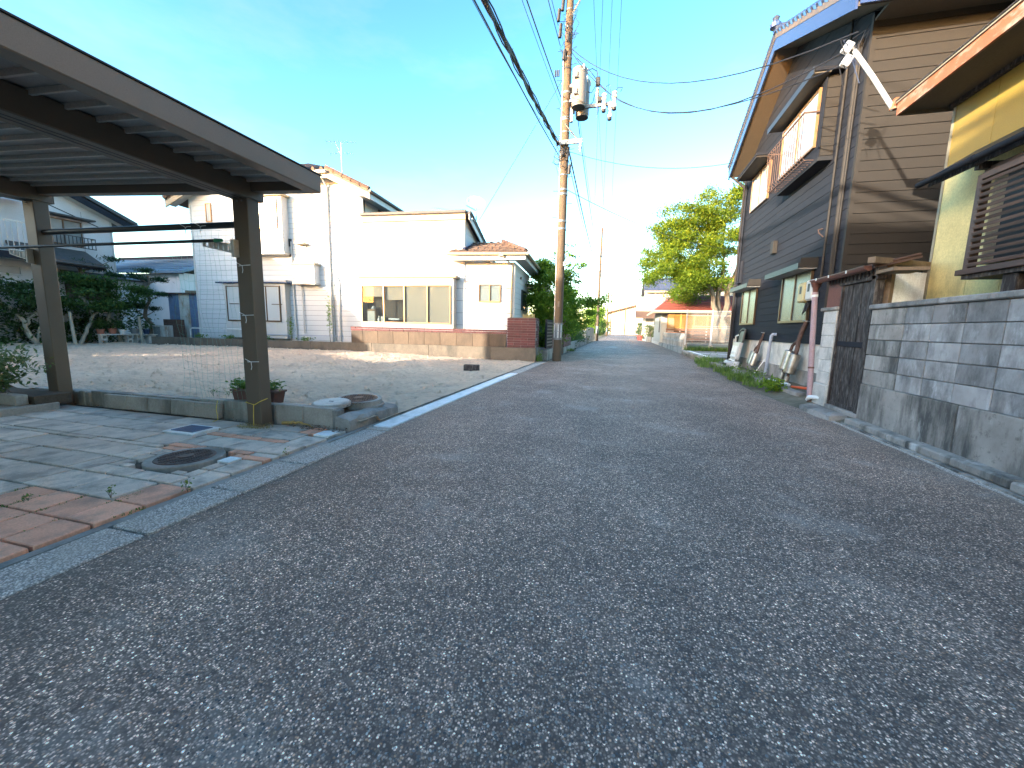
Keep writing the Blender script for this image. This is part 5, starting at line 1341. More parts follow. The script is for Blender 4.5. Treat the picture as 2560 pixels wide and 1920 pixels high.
# stepping stone in front of the gate
ss = thing('rough_stone', 'rough mossy stone slab at the foot of the dark gate', 'stone', (3.0, 6.9, .0))
b = MB(); nn = 8; prof = []
for i in range(nn+1):
    f = i/nn; w = .16*math.sin(math.pi*(.15+.7*f)); prof.append([(-.06-w*.4, -.42+.95*f, 0), (-.05-w*.35, -.42+.95*f, .05+rnd.uniform(0, .03)), (.02, -.42+.95*f, .085+rnd.uniform(-.01, .02)), (.14, -.42+.95*f, .09), (.15, -.42+.95*f, 0)])
vv = [[b.b.verts.new((x+rnd.uniform(-.012, .012), y, z)) for x, y, z in r_] for r_ in prof]
for A, B in zip(vv, vv[1:]):
    for k in range(4): b.b.faces.new((A[k], A[k+1], B[k+1], B[k]))
b.b.faces.new(vv[0]); b.b.faces.new(vv[-1])
b.build('slab', M['old_concrete'], ss)
# ground strip by the black house
b = MB(); nn = 40
gv = []
for i in range(nn+1):
    y = 6.3+11.2*i/nn
    gv.append([b.b.verts.new((x, y, z+rnd.uniform(-.012, .012))) for x, z in ((2.7, -.03), (3.0, .0), (3.16, .06), (3.35, .10), (4.1, .12))])
for A, B in zip(gv, gv[1:]):
    for k in range(4): b.b.faces.new((A[k], A[k+1], B[k+1], B[k]))
struct(b.build('verge_strip', M['earth'], smooth=True))
vk = struct(MB().box(3.2, 3.36, 8.3, 16.8, -.1, .08).build('verge_kerb', M['old_concrete']))
for k in range(14): MB().box(-.085, .085, 0, .59, 0, .09).build('kerb_stone', M['old_concrete'], vk, loc=(3.28, 8.35+.6*k, .06+rnd.uniform(-.01, .012)), bev=.012).rotation_euler = (rnd.uniform(-.02, .02), 0, rnd.uniform(-.02, .02))
# ============================================================ GATE
gt = thing('plank_gate', 'black weathered plank gate with little roof between wall and pillar', 'gate', (3.25, 6.5, 0))
for k in range(6):
    MB().box(0, .03, .035+.12*k, .035+.12*k+.115, .17, 1.93).build('plank', M['dark_wood'], gt, loc=(rnd.uniform(-.004, .004), 0, 0), bev=.004)
bx('door_back', M['siding_gap'], gt, .031, .05, .02, .77, .16, 1.94)
bx('cross_band', M['slate_siding'], gt, -.012, -.001, .05, .74, 1.03, 1.11, .003)
bx('frame_post', M['dark_wood'], gt, -.03, .08, -.06, .03, .1, 2.0, .004); bx('frame_post', M['dark_wood'], gt, -.02, .08, .765, .80, .1, 2.0, .004)
bx('frame_head', M['dark_wood'], gt, -.03, .08, -.1, .85, 1.94, 2.03, .004); bx('bottom_rail', M['dark_wood'], gt, -.008, .04, .03, .765, .13, .185, .004)
bx('sill', M['old_concrete'], gt, -.05, .1, -.15, .8, -.05, .125, .01)
for k in range(14): MB().box(-.045, -.031, 0, .045, 0, .13).build('valance_slat', M['dark_wood'], gt, loc=(0, -.1+.095*k, 1.985+rnd.uniform(-.01, .01)))
gr_ = roofplane('gate_roof', [(-.09, -.12, 2.10), (-.09, 1.45, 2.12), (.4, 1.45, 2.24), (.4, -.12, 2.22)], M['rust_pipe'], .025, gt)
for k in range(12): MB().tube([(-.1, -.08+.135*k, 2.115), (.4, -.08+.135*k, 2.245)], .02, 5).build('roof_wave', M['rust_pipe'], gr_)
bx('roof_board', M['timber'], gt, -.06, .3, -.45, -.1, 2.0, 2.04)
b = MB(); hw = []
for i, y in enumerate((-.06, 1.46)):
    hw.append([b.b.verts.new((-.12+.06*math.cos(a), y, 2.11+.06*math.sin(a)-.02*i)) for a in [math.pi+math.pi*k/8 for k in range(9)]])
for k in range(8): b.b.faces.new((hw[0][k], hw[0][k+1], hw[1][k+1], hw[1][k]))
b.b.faces.new(hw[0])
b.build('gutter', M['brown_plastic'], gt, smooth=True)
MB().tube([(-.18, -.06, 2.112), (-.18, 1.46, 2.092)], .008, 5).build('gutter_lip', M['brown_plastic'], gt)
for y in (.5, 1.0, 1.4): bx('gutter_clip', M['white_plastic'], gt, -.19, -.183, y-.15, y-.125, 2.07, 2.11)
MB().lathe([(.03, 0), (.045, .10), (.05, .12), (.06, .13), (.085, .21), (.1, .215), (.1, .235), (.09, .235)], 14, (-.12, 1.40, 1.86)).build('rain_funnel', M['brown_plastic'], gt, smooth=True)
MB().tube([(-.12, 1.40, 1.90), (-.12, 1.40, 1.85), (-.07, 1.26, .10)], .042, 12).build('downpipe', M['pink_pipe'], gt, smooth=True)
MB().tube([(-.12, 1.40, 1.86), (-.119, 1.397, 1.82)], .046, 12).build('pipe_collar', M['white_plastic'], gt); MB().tube([(-.0858, 1.3046, .66), (-.085, 1.302, .63)], .046, 12).build('pipe_collar', M['brown_plastic'], gt)
MB().tube([(-.07, 1.25, -.02), (-.07, 1.25, .12)], .038, 10).build('pipe_foot', M['rust_pipe'], gt)
MB().tube([(-.02, 1.00, .17), (-.07, 1.14, .165), (-.09, 1.22, .15), (-.085, 1.27, .10)], .036, 10).build('elbow', M['white_plastic'], gt, smooth=True)
pil = thing('block_pillar', 'narrow pale painted block pillar beside the plank gate', 'pillar', (3.22, 7.30, 0))
for c in range(6):
    MB().box(0, .2, 0, .40, 0, .19).build('block', M['pale_block'], pil, loc=(rnd.uniform(-.004, .004), .02, .42+c*.193), bev=.006)
MB().box(-.02, .22, -.0, .46, -.02, .415).build('base', M['pale_block'], pil, bev=.02)
MB().box(-.03, .23, -.01, .49, 0, .055).build('cap', M['concrete'], pil, loc=(0, 0, 1.58), bev=.01)
pn = thing_part('upper_panel', pil)
b = MB(); pts = [(0 if i % 2 else .015, .46*i/24) for i in range(25)]
for (xa_, ya_), (xb_, yb_) in zip(pts, pts[1:]): b.quad((xa_+.03, ya_, 1.64), (xb_+.03, yb_, 1.64), (xb_+.03, yb_, 2.08), (xa_+.03, ya_, 2.08))
b.build('corrugated_sheet', M['brown_plastic'], pn)
# corrugated light screen behind the wall end
sc = thing('corrugated_screen', 'white corrugated plastic screen in a timber frame above the block wall', 'screen', (3.36, 6.46, 0), math.atan2(.38, .62))
b = MB(); pts = [(.10+.62*i/22, .03 if i % 2 else -.015) for i in range(23)]
for (xa_, ya_), (xb_, yb_) in zip(pts, pts[1:]): b.quad((xa_, ya_, 1.62), (xb_, yb_, 1.62), (xb_, yb_, 2.06), (xa_, ya_, 2.06))
b.build('sheet', M['corrugated'], sc)
bx('post', M['timber'], sc, .02, .09, -.03, .04, 1.3, 2.12); bx('post', M['timber'], sc, .73, .78, -.03, .04, 1.3, 2.12)
bx('top_rail', M['timber'], sc, -.35, .8, -.045, .045, 2.121, 2.20, .006); bx('bottom_rail', M['timber'], sc, .09, .73, -.04, .03, 1.56, 1.615)
# ============================================================ YELLOW HOUSE
yh = thing('yellow_house', 'yellow panelled house with rusty eave and louvred window behind the block wall', 'house', (4.0, 6.82, 0))
FS = lambda a, z, n: (-n, a, z)
bx('wall', M['cream'], yh, .012, 5, -11, 0, 0, 4.35)
y = -.03; k = 0
while y > -10.5:
    w = .46 if k else .62
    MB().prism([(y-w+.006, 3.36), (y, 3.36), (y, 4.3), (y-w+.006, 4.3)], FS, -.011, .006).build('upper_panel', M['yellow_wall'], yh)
    MB().prism([(y-w+.006, .2), (y, .2), (y, 3.352), (y-w+.006, 3.352)], FS, -.011, .004).build('lower_panel', M['yellow_dirty_lit'] if k < 4 else M['yellow_wall'], yh)
    y -= w; k += 1
bx('corner_trim', M['cream'], yh, -.012, .03, -.028, .012, .2, 4.3)
ev = roofplane('eave_roof', [(-.60, .12, 4.33), (-.60, -11, 4.33), (.9, -11, 4.78), (.9, .12, 4.78)], M['rust_pipe'], .03, yh)
bx('fascia', M['rust_fascia'], ev, -.58, -.55, -11, .10, 4.13, 4.285); bx('fascia_cap', M['cream'], ev, -.60, -.545, -11, .105, 4.2855, 4.31); bx('fascia_edge', M['dark_wood'], ev, -.605, -.55, -11, .11, 4.312, 4.325)
bx('soffit', M['soffit'], ev, -.549, -.012, -11, .09, 4.17, 4.20); bx('end_fascia', M['soffit'], ev, -.55, .4, .091, .115, 4.13, 4.30)
bx('soffit_trim', M['dark_wood'], ev, -.06, -.0115, -11, .02, 4.12, 4.169)
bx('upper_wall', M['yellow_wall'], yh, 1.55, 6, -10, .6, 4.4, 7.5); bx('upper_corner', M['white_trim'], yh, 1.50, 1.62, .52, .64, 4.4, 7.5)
# small shed roof over the louvre with gutter
cn = roofplane('window_roof', [(-.46, .05-.55+.02, 3.12), (-.46, -8, 3.12), (-.007, -8, 3.42), (-.007, -.48, 3.42)], M['black_metal'], .03, yh)
bx('window_roof_batten', M['dark_wood'], cn, -.42, -.02, -1.2, -1.14, 2.98, 3.05); bx('window_roof_fascia', M['dark_wood'], cn, -.44, -.42, -8, -.5, 3.02, 3.09)
MB().tube([(-.50, -.42, 3.07), (-.50, -8, 3.07)], .035, 10).build('gutter', M['slate_siding'], cn, smooth=True)
for y in (-1.2, -2.2, -3.2): MB().tube([(-.50, y, 3.07), (-.50, y-.05, 3.07)], .041, 10).build('gutter_joint', M['slate_siding'], cn)
lv = thing_part('louvre_window', yh)
bx('glass_pane', M['black_metal'], lv, -.30, -.28, -6, -1.405, 1.98, 2.86); bx('side_panel', M['cream'], lv, -.30, -.012, -1.40, -1.25, 1.98, 2.86)
bx('frame_post', M['slat_wood'], lv, -.37, -.29, -1.20, -1.13, 1.90, 2.93, .004); bx('frame_rail', M['slat_wood'], lv, -.38, -.28, -6, -1.201, 2.87, 2.93); bx('frame_rail', M['slat_wood'], lv, -.40, -.28, -6, -1.08, 1.885, 1.945, .004)
bx('top_box', M['slat_wood'], lv, -.32, -.01, -6, -1.13, 2.935, 3.0); bx('floor_board', M['dark_wood'], lv, -.36, -.01, -6, -1.12, 1.84, 1.884)
for k in range(14):
    MB().box(-.012, .012, -4.8, 0, -.017, .017).build('slat', M['slat_wood'], lv, loc=(-.37, -1.19, 1.985+.0655*k), bev=.003).rotation_euler = (0, R(-18), 0)
for k in range(5): bx('slat_support', M['dark_wood'], lv, -.345, -.325, -1.9-.8*k, -1.86-.8*k, 1.95, 2.87)
for yy in (-1.75, -3.2): bx('bracket', M['dark_wood'], lv, -.33, -.007, yy, yy+.16, 1.66, 1.839, .006)
# mast with insulators
ms = thing('service_mast', 'white leaning service mast with insulator boxes fixed to the rusty eave', 'mast', (3.42, 7.0, 4.30))
MB().tube([(0, 0, -.05), (-.27, .05, .42), (-.50, .12, .82)], .030, 12).build('pipe', M['white_paint'], ms, smooth=True)
MB().tube([(0, 0, -.055), (.0, 0, .02)], .046, 10).build('clamp', M['rust_fascia'], ms); bx('bracket', M['rust_fascia'], ms, -.02, .12, -.06, .02, -.02, .07)
MB().tube([(-.495, .12, .815), (-.515, .125, .85)], .043, 12).build('cap', M['black_plastic'], ms)
for (x, y, z) in ((-.58, .12, .86), (-.56, .14, .70)):
    MB().box(-.055, .055, -.04, .04, -.07, .07, Matrix.Translation((x, y, z))@Matrix.Rotation(.5, 4, 'Y')).build('insulator_box', M['white_paint'], ms, bev=.012)
for i in range(9):
    p0 = Vector((-.5, .1, .8))+Vector((rnd.uniform(-.15, .1), rnd.uniform(-.1, .1), rnd.uniform(-.2, .15)))
    MB().tube([p0, p0+Vector((rnd.uniform(-.15, .15), -.05, rnd.uniform(-.1, .15))), p0+Vector((rnd.uniform(-.1, .15), 0, rnd.uniform(-.25, -.05)))], .006, 5).build('wire_loop', M['cable'] if i % 3 else M['blue_metal'], ms)
# ============================================================ BLACK HOUSE
kh = thing('black_house', 'two-storey house with slate street front and brown textured side walls', 'house', (3.9, 8.9, 0))
gab = [(0, 1.0), (7.0, 1.0), (7.0, 6.62), (3.45, 8.25), (0, 6.66)]
kw = MB().prism(gab, FS, -.15, -.001).build('street_wall', M['siding_gap'], kh)
siding(kw, gab, FS, .178, .008, .016, M['slate_siding'], 1.0)
bx('foundation', M['pale_block'], kh, .03, .2, .06, 6.95, .0, .998); bx('foundation_base', M['old_concrete'], kh, -.03, .0295, .0, 7.0, .0, .42, .01)
br = [(.0, .3), (6.5, .3), (6.5, 6.62), (.0, 6.62)]
kb = MB().prism(br, lambda a, z, n: (a, -n, z), -.15, -.001).build('side_wall', M['siding_gap'], kh)
siding(kb, [(.03, .3), (6.5, .3), (6.5, 6.62), (.03, 6.62)], lambda a, z, n: (a, -n, z), .178, .010, .018, M['brown_siding'], .35)
bx('corner_post', M['brown_siding'], kh, -.022, .045, -.026, .045, 1.0, 6.62); bx('far_corner', M['slate_siding'], kh, -.022, .04, 6.96, 7.03, 1.0, 6.55)
MB().prism([(.0, .3), (6.5, .3), (6.5, 6.6), (.0, 6.6)], FB(6.95), 0, .05).build('rear_wall', M['slate_siding'], kh)
kr = roofplane('roof', [(-.56, 3.45, 8.62), (7, 3.45, 8.62), (7, -.62, 6.76), (-.56, -.62, 6.76)], M['dark_tile'], .12, kh)
roofplane('roof_slope', [(-.56, 3.45, 8.62), (7, 3.45, 8.62), (7, 7.30, 6.84), (-.56, 7.30, 6.84)], M['dark_tile'], .12, kr)
f_ = lambda a, z, n: (n, a, z)
MB().prism([(3.45, 8.22), (3.45, 8.50), (7.26, 6.74), (7.26, 6.46)], f_, -.55, -.51).build('verge_board', M['blue_metal'], kr); MB().prism([(3.45, 8.22), (3.45, 8.50), (-.58, 6.66), (-.58, 6.38)], f_, -.55, -.51).build('verge_board', M['blue_metal'], kr)
MB().prism([(3.45, 8.24), (3.45, 8.30), (7.2, 6.57), (7.2, 6.51)], f_, -.509, -.017).build('soffit', M['soffit'], kr); MB().prism([(3.45, 8.24), (3.45, 8.30), (-.56, 6.49), (-.56, 6.43)], f_, -.509, -.017).build('soffit', M['soffit'], kr)
bx('eave_soffit', M['soffit'], kr, -.01, 7, -.60, -.02, 6.50, 6.54); bx('eave_fascia', M['blue_metal'], kr, -.5, 7, -.64, -.605, 6.42, 6.70)
MB().tube([(-.5, -.72, 6.66), (7, -.72, 6.66)], .055, 8).build('gutter', M['slate_siding'], kr, smooth=True)
for s_, (ya, za, yb2, zb2) in enumerate(((3.45, 8.66, 7.3, 6.88), (3.45, 8.66, -.62, 6.80))):
    for k in range(16):
        f0, f1 = k/16, (k+.9)/16
        MB().tube([(-.53, ya+(yb2-ya)*f0, za+(zb2-za)*f0+.02), (-.53, ya+(yb2-ya)*f1, za+(zb2-za)*f1)], [.06, .075], 6).build('verge_tile', M['blue_metal'], kr)
MB().tube([(-.6, 3.45, 8.72), (7, 3.45, 8.72)], .11, 8).build('ridge', M['blue_metal'], kr)
MB().lathe([(.02, 0), (.12, .02), (.13, .1), (.06, .18), (.09, .24), (.03, .3)], 10, (-.58, 3.45, 8.72)).build('ridge_finial', M['blue_metal'], kr)
# street windows of the ground floor
def swin(a0, a1, z0, z1, mull, aw0, aw1, label=None, rec=.05):
    w = window(kh, 'window', lambda a, z, n: (-.017-n, a, z), a0, a1, z0, z1, 2, M['sash'], M['frosted'], rec, mull=[mull])
    aw = thing_part('awning', kh)
    MB().prism([(aw0, z1+.22), (aw1, z1+.22), (aw1, z1+.12), (aw0, z1+.12)], lambda a, z, n: (-.017-n, a, z-.12*(n/.34)), .0, .34).build('awning_top', M['black_metal'], aw)
    bx('awning_end', M['brown_siding'], aw, -.34, -.017, aw0-.012, aw0-.001, z1+.0, z1+.2); bx('awning_edge', M['black_metal'], aw, -.372, -.358, aw0, aw1, z1-.02, z1+.10)
    bx('awning_soffit', M['bronze_light'], aw, -.357, -.018, aw0, aw1, z1-.02, z1-.008)
    return w
swin(1.07, 2.66, 1.46, 2.58, 1.9, .95, 2.95); swin(4.6, 6.02, 1.46, 2.56, 5.3, 4.45, 6.35)
# upper far window with hood
window(kh, 'window', lambda a, z, n: (-.017-n, a, z), 4.55, 6.1, 5.02, 6.05, 2, M['sash_gold'], M['pane_white'], .06)
bx('hood', M['brown_siding'], kh, -.47, -.017, 4.4, 6.3, 6.08, 6.13, .006); bx('hood_top', M['slate_siding'], kh, -.48, -.017, 4.38, 6.33, 6.131, 6.20, .012)
# upper bay with cage
ub = thing_part('upper_bay', kh)
bx('bay_box', M['brown_siding'], ub, -.25, -.017, .92, 3.05, 4.72, 6.22)
for k in range(8): bx('bay_board', M['brown_siding'], ub, -.24, -.018, .906, .9195, 4.74+.178*k, 4.74+.178*k+.168)
bx('bay_front_post', M['slate_siding'], ub, -.268, -.2505, .90, 1.06, 4.72, 6.2); bx('bay_front_sill', M['slate_siding'], ub, -.268, -.2505, 1.061, 3.05, 4.72, 4.95); bx('bay_floor', M['siding_gap'], ub, -.27, -.017, .88, 3.08, 4.64, 4.719)
window(ub, 'bay_sash', lambda a, z, n: (-.2515-n, a, z), 1.1, 3.0, 4.98, 6.1, 2, M['sash_gold'], M['pane_white'], .05)
bx('bay_hood', M['slate_siding'], ub, -.55, -.017, .75, 3.25, 6.23, 6.30, .01); bx('bay_hood_edge', M['black_metal'], ub, -.57, -.551, .73, 3.27, 6.18, 6.31); bx('bay_hood_soffit', M['soffit'], ub, -.55, -.251, .78, 3.22, 6.205, 6.229)
b = MB(); b.box(-.55, -.53, 1.05, 3.1, 5.62, 5.65); b.box(-.54, -.25, 1.05, 1.07, 5.62, 5.65); b.box(-.54, -.25, 3.08, 3.1, 5.62, 5.65); b.box(-.45, -.43, 1.05, 3.1, 4.72, 4.735)
b.build('cage_rails', M['rust_pipe'], ub)
for k in range(17):
    y = 1.06+.127*k; MB().tube([(-.54, y, 5.64), (-.54, y, 4.92), (-.52, y, 4.80), (-.44, y, 4.73), (-.27, y, 4.72)], .008, 5).build('cage_bar', M['rust_pipe'], ub)
for k in range(3):
    MB().tube([(-.30-.09*k, 3.09, 5.64), (-.30-.09*k, 3.09, 4.75)], .008, 5).build('cage_bar', M['rust_pipe'], ub)
bx('vent_hood', M['brown_siding'], kh, -.12, -.017, 3.40, 3.60, 3.30, 3.62, .006)
def kpipe(nm, pts, r, m_): return MB().tube(pts, r, 8).build(nm, M[m_], kh, smooth=True)
kpipe('conduit', [(-.05, .66, 7.0), (-.05, .66, 2.2)], .022, 'brown_siding'); kpipe('conduit', [(-.05, .30, 6.4), (-.05, .30, 1.2)], .035, 'brown_siding'); kpipe('conduit', [(-.045, .22, 6.4), (-.045, .22, 1.2)], .018, 'brown_siding')
kpipe('service_entry', [(-.05, .78, 3.15), (-.12, .80, 3.22), (-.13, .84, 3.3), (-.05, .84, 3.32)], .012, 'rust_pipe')
kpipe('downpipe', [(-.3, 6.9, 6.45), (-.12, 6.75, 6.2), (-.07, 6.72, 6.0), (-.07, 6.72, .2)], .036, 'slate_siding'); kpipe('downpipe', [(-.5, 7.25, 6.6), (-.07, 7.0, 6.1), (-.07, 6.98, .2)], .036, 'brown_siding')
kpipe('conduit', [(-.05, 6.45, 3.6), (-.05, 6.45, 2.9), (-.05, 6.9, 2.9)], .05, 'slate_siding')
kpipe('drain_pipe', [(-.02, 2.75, 1.18), (-.09, 2.78, 1.18), (-.12, 2.8, 1.14), (-.12, 2.95, .1)], .04, 'grey_plastic')
for k, (y0_, z0_) in enumerate(((1.10, 1.88), (.72, 1.90))):
    mb_ = MB().box(-.16, -.017, y0_, y0_+.30, z0_, z0_+.42).build('meter_box', M['meter'] if k == 0 else M['white_trim'], kh, bev=.03); bx('meter_glass', M['black_plastic'], mb_, -.163, -.1605, y0_+.1, y0_+.2, z0_+.18, z0_+.34)
for k in range(4): kpipe('meter_cable', [(-.06, .95+.05*k, 1.88), (-.10, 1.0+.06*k, 1.72-.03*k), (-.06, 1.15+.03*k, 1.74), (-.05, 1.2, 1.87)], .011, 'cable')
# ============================================================ THINGS ALONG THE BLACK HOUSE
def muffler(name, lab, loc, rz_, lean, s=1.0, tips=True, dark=False):
    o = thing(name, lab, 'muffler', loc, rz_, 'car mufflers leaning on the house')
    o.rotation_euler = (0, lean, rz_)
    can = M['black_metal'] if dark else M['muffler']
    prof = [(.09, .0), (.11, .02), (.11, .44), (.09, .46)]
    for k, (y, z0_) in enumerate(((-.16, .24), (.16, .30))):
        m_ = Matrix.Translation((0, y*s, z0_*s))@Matrix.Scale(s, 4)@Matrix.Scale(1.25, 4, (0, 1, 0))
        MB().lathe(prof, 18, m=m_).build('canister', M['muffler'] if not dark or k else M['muffler'], o, smooth=True)
        if tips:
            MB().tube([(0, y*s, (z0_-.08)*s), (0, y*s, z0_*s)], .03*s, 8).build('outlet', M['rust_pipe'], o)
            MB().tube([(0, y*s, (z0_-.24)*s), (0, y*s, (z0_-.06)*s)], .055*s, 12).build('tail_tip', M['muffler'], o, smooth=True)
    MB().tube([(0, .16*s, .76*s), (0, .14*s, .88*s), (0, -.02*s, .98*s), (0, -.08*s, 1.02*s)], .034*s, 8).build('branch_pipe', M['rust_pipe'], o, smooth=True)
    MB().tube([(0, -.16*s, .70*s), (0, -.16*s, .80*s), (0, -.09*s, 1.0*s), (0, -.09*s, 1.22*s), (0, -.16*s, 1.42*s)], .048*s, 8).build('inlet_pipe', M['rust_pipe'], o, smooth=True)
    MB().lathe([(.05, 0), (.085, .003), (.085, .015), (.05, .018)], 14, (0, -.165*s, 1.42*s)).build('flange', M['galv'], o)
muffler('muffler', 'big twin silver muffler with rusty forked pipe leaning on the foundation', (3.60, 10.15, .10), 0, R(11), .98)
muffler('muffler', 'smaller dull twin muffler with rusty pipe beside the white car door', (3.62, 12.75, .10), 0, R(14), .80, False, True)
cd = thing('scrap_door', 'white car door with black window frame leaning on the house corner', 'car door', (3.66, 14.25, .28), 0); cd.rotation_euler = (0, R(8), R(-4))
f2 = lambda a, z, n: (-n, a, z)
MB().prism([(-.45, .1), (-.30, .0), (.42, .0), (.50, .25), (.48, .62), (-.46, .62)], f2, 0, .10).build('door_panel', M['white_paint'], cd, bev=.02)
MB().prism([(-.33, .12), (.36, .10), (.38, .5), (-.34, .5)], f2, .101, .125).build('inner_trim', M['white_plastic'], cd, bev=.01)
b = MB(); b.tube([(-.02, -.44, .62), (-.02, -.42, 1.02), (-.02, -.1, 1.06), (-.02, .25, 1.0), (-.02, .47, .62)], .035, 6); b.build('window_frame', M['black_plastic'], cd, smooth=True)
bx('glass', M['black_metal'], cd, -.025, -.015, -.4, .3, .63, .98); MB().tube([(-.05, .45, .62), (-.1, .38, .78), (-.12, .2, .82), (-.1, .05, .84)], .022, 6).build('mirror_bracket', M['white_plastic'], cd, smooth=True)
for k, (z, l) in enumerate(((.03, .5), (.16, .44), (.28, .38))): MB().tube([(-.12, -l, z), (-.17, 0, z+.02), (-.12, l*.8, z)], .022, 6).build('trim_rib', M['white_plastic'], cd, smooth=True)
bp = thing('car_bumper', 'white car bumper lying under the car door among weeds', 'bumper', (3.50, 14.15, .1))
b = MB(); ring_ = []
for i in range(11):
    a = -1.1+.22*i; cx_, cy_ = .25-.38*math.cos(a), .62*math.sin(a)
    ring_.append([b.b.verts.new((cx_+dx, cy_, z)) for dx, z in ((0, 0), (-.05, .06), (-.05, .17), (0, .22), (.03, .22), (.0, .1))])
for A, B in zip(ring_, ring_[1:]):
    for k in range(6): b.b.faces.new((A[k], A[(k+1) % 6], B[(k+1) % 6], B[k]))
b.b.faces.new(ring_[0]); b.b.faces.new(ring_[-1][::-1]); b.build('bumper_shell', M['white_paint'], bp, smooth=True)
for k in range(4): bx('vent_slot', M['black_plastic'], bp, -.19, -.18, -.24+.12*k, -.16+.12*k, .08, .14)
wp = thing('white_pipe', 'white plastic pipe lying on the kerb below the big muffler', 'pipe', (3.36, 9.55, .17)); MB().tube([(-.05, .55, .0), (.05, -.28, .0)], .032, 10).build('pipe', M['white_plastic'], wp, smooth=True)
ot = thing('orange_handle', 'orange plastic tool handle lying by the pink downpipe', 'tool', (3.40, 8.78, .17)); MB().tube([(-.05, .2, 0), (.1, -.2, .02)], [.022, .03], 8).build('grip', M['orange_plastic'], ot, smooth=True); MB().tube([(.1, -.2, .02), (.14, -.32, .05)], .012, 6).build('shaft', M['galv'], ot)
sk = thing('white_stick', 'thin white stick leaning by the grey drain pipe', 'stick', (3.55, 12.0, .1)); MB().tube([(0, 0, 0), (.2, -.1, .42)], .013, 6).build('stick', M['white_plastic'], sk)
gw = thing('pale_board', 'pale board standing between pillar and foundation', 'board', (3.5, 8.1, .1)); MB().box(0, .02, 0, .14, 0, .6).build('board', M['white_plastic'], gw, bev=.003)
# weeds
WG = 'weed clumps along the verge'
def weed(x, y, r, h, n, lab, broad=0):
    o = thing('weed_clump', lab, 'weeds', (x, y, .04))
    tag(blades('blades', o, [(0, 0, 0, r)], int(n*.55), h*.8, 'leaf_weed', .007, lean=.6), kind='stuff')
    if broad: cloud('leaves', 'leaf_weed', o, [(0, 0, h*.5, r, r, h*.4, 1)], broad, .07, .4)
weed(3.10, 12.9, .35, .38, 420, 'bright green grass clump below the small muffler', 60)
weed(3.02, 10.9, .38, .40, 520, 'thick green weed clump at the asphalt edge below the drain pipe', 160)
weed(3.12, 15.8, .40, .55, 520, 'tall grass clump at the house corner by the car door', 80)
weed(3.0, 14.6, .4, .28, 380, 'thin grass at the asphalt edge by the bumper')
weed(3.08, 9.85, .35, .30, 360, 'grass tuft between kerb and asphalt near the white pipe')
weed(3.02, 11.9, .3, .25, 260, 'low grass at the asphalt edge near the white stick')
weed(3.5, 11.7, .25, .25, 200, 'grass tuft at the foot of the grey drain pipe', 40)
weed(3.4, 16.8, .5, .4, 480, 'grass clump beside the concrete pad')
weed(3.3, 9.1, .2, .22, 160, 'small grass tuft by the orange handle')
lp_ = thing('broadleaf_weed', 'dark broad-leaved weed at the kerb beside the pink downpipe', 'weed', (3.05, 9.05, .03))
cloud('leaves', 'leaf_bush', lp_, [(0, 0, .17, .18, .2, .14, 1)], 190, .13, .28, .25)
# ============================================================ FAR RIGHT
pad = struct(MB().box(3.35, 12, 17.2, 22.9, -.1, .22).build('parking_pad', M['old_concrete']))
bx('pad_line', M['new_kerb'], pad, 3.6, 8, 19.9, 20.1, .2205, .2245); bx('pad_line', M['new_kerb'], pad, 3.45, 3.6, 17.4, 22.5, .2205, .2245)
for k in range(5): MB().box(-.09, .09, 0, 1.1, 0, .1).build('kerb_stone', M['concrete'], pad, loc=(3.3, 17.2+1.13*k, .14), bev=.012)
bank = MB().box(3.5, 14, 22.92, 60, -.1, .42); struct(bank.build('garden_ground', M['earth']))
go = blades('pad_grass', None, [(3.6+.25*k, 22.8+rnd.uniform(-.1, .2), .2, .25) for k in range(26)], 2600, .4, 'leaf_weed', .012); tag(go, 'strip of green grass along the foot of the white mesh fence', 'grass', kind='stuff')
fe = thing('mesh_fence', 'white welded mesh fence panels behind the parking pad', 'fence', (3.4, 23.0, .45))
for k in range(4):
    bx('post', M['white_paint'], fe, 1.24*k-.035, 1.24*k+.035, -.03, .03, -.2, 1.9); bx('post_base', M['concrete'], fe, 1.24*k-.1, 1.24*k+.1, -.1, .1, -.25, .06)
for k in range(3):
    b = MB()
    for i in range(24): x = 1.24*k+.05+i*.05; b.box(x-.0035, x+.0035, -.004, .004, .12, 1.86)
    for z in (.12, .3, .95, 1.05, 1.6, 1.84): b.box(1.24*k+.04, 1.24*k+1.2, -.006, .006, z-.006, z+.006)
    tag(b.build('mesh_panel', M['white_paint'], fe), kind='stuff')
# decorative pierced block wall
db = thing('pierced_block_wall', 'low grey pierced concrete block wall along the road before the red-roofed house', 'wall', (3.4, 23.6, .15))
bx('footing', M['old_concrete'], db, -.1, .16, -.3, 12.6, -.2, .12)
for i in range(21):
    for j in range(2):
        b = MB(); y, z = .6*i, .13+.42*j
        b.box(0, .1, y, y+.585, z, z+.08); b.box(0, .1, y, y+.585, z+.33, z+.41); b.box(0, .1, y, y+.1, z+.081, z+.329); b.box(0, .1, y+.485, y+.585, z+.081, z+.329); b.box(.0, .1, y+.25, y+.33, z+.081, z+.329)
        b.build('pierced_block', M['concrete'], db)
bx('back_fill', M['interior'], db, .14, .16, 0, 12.6, .1, .9)
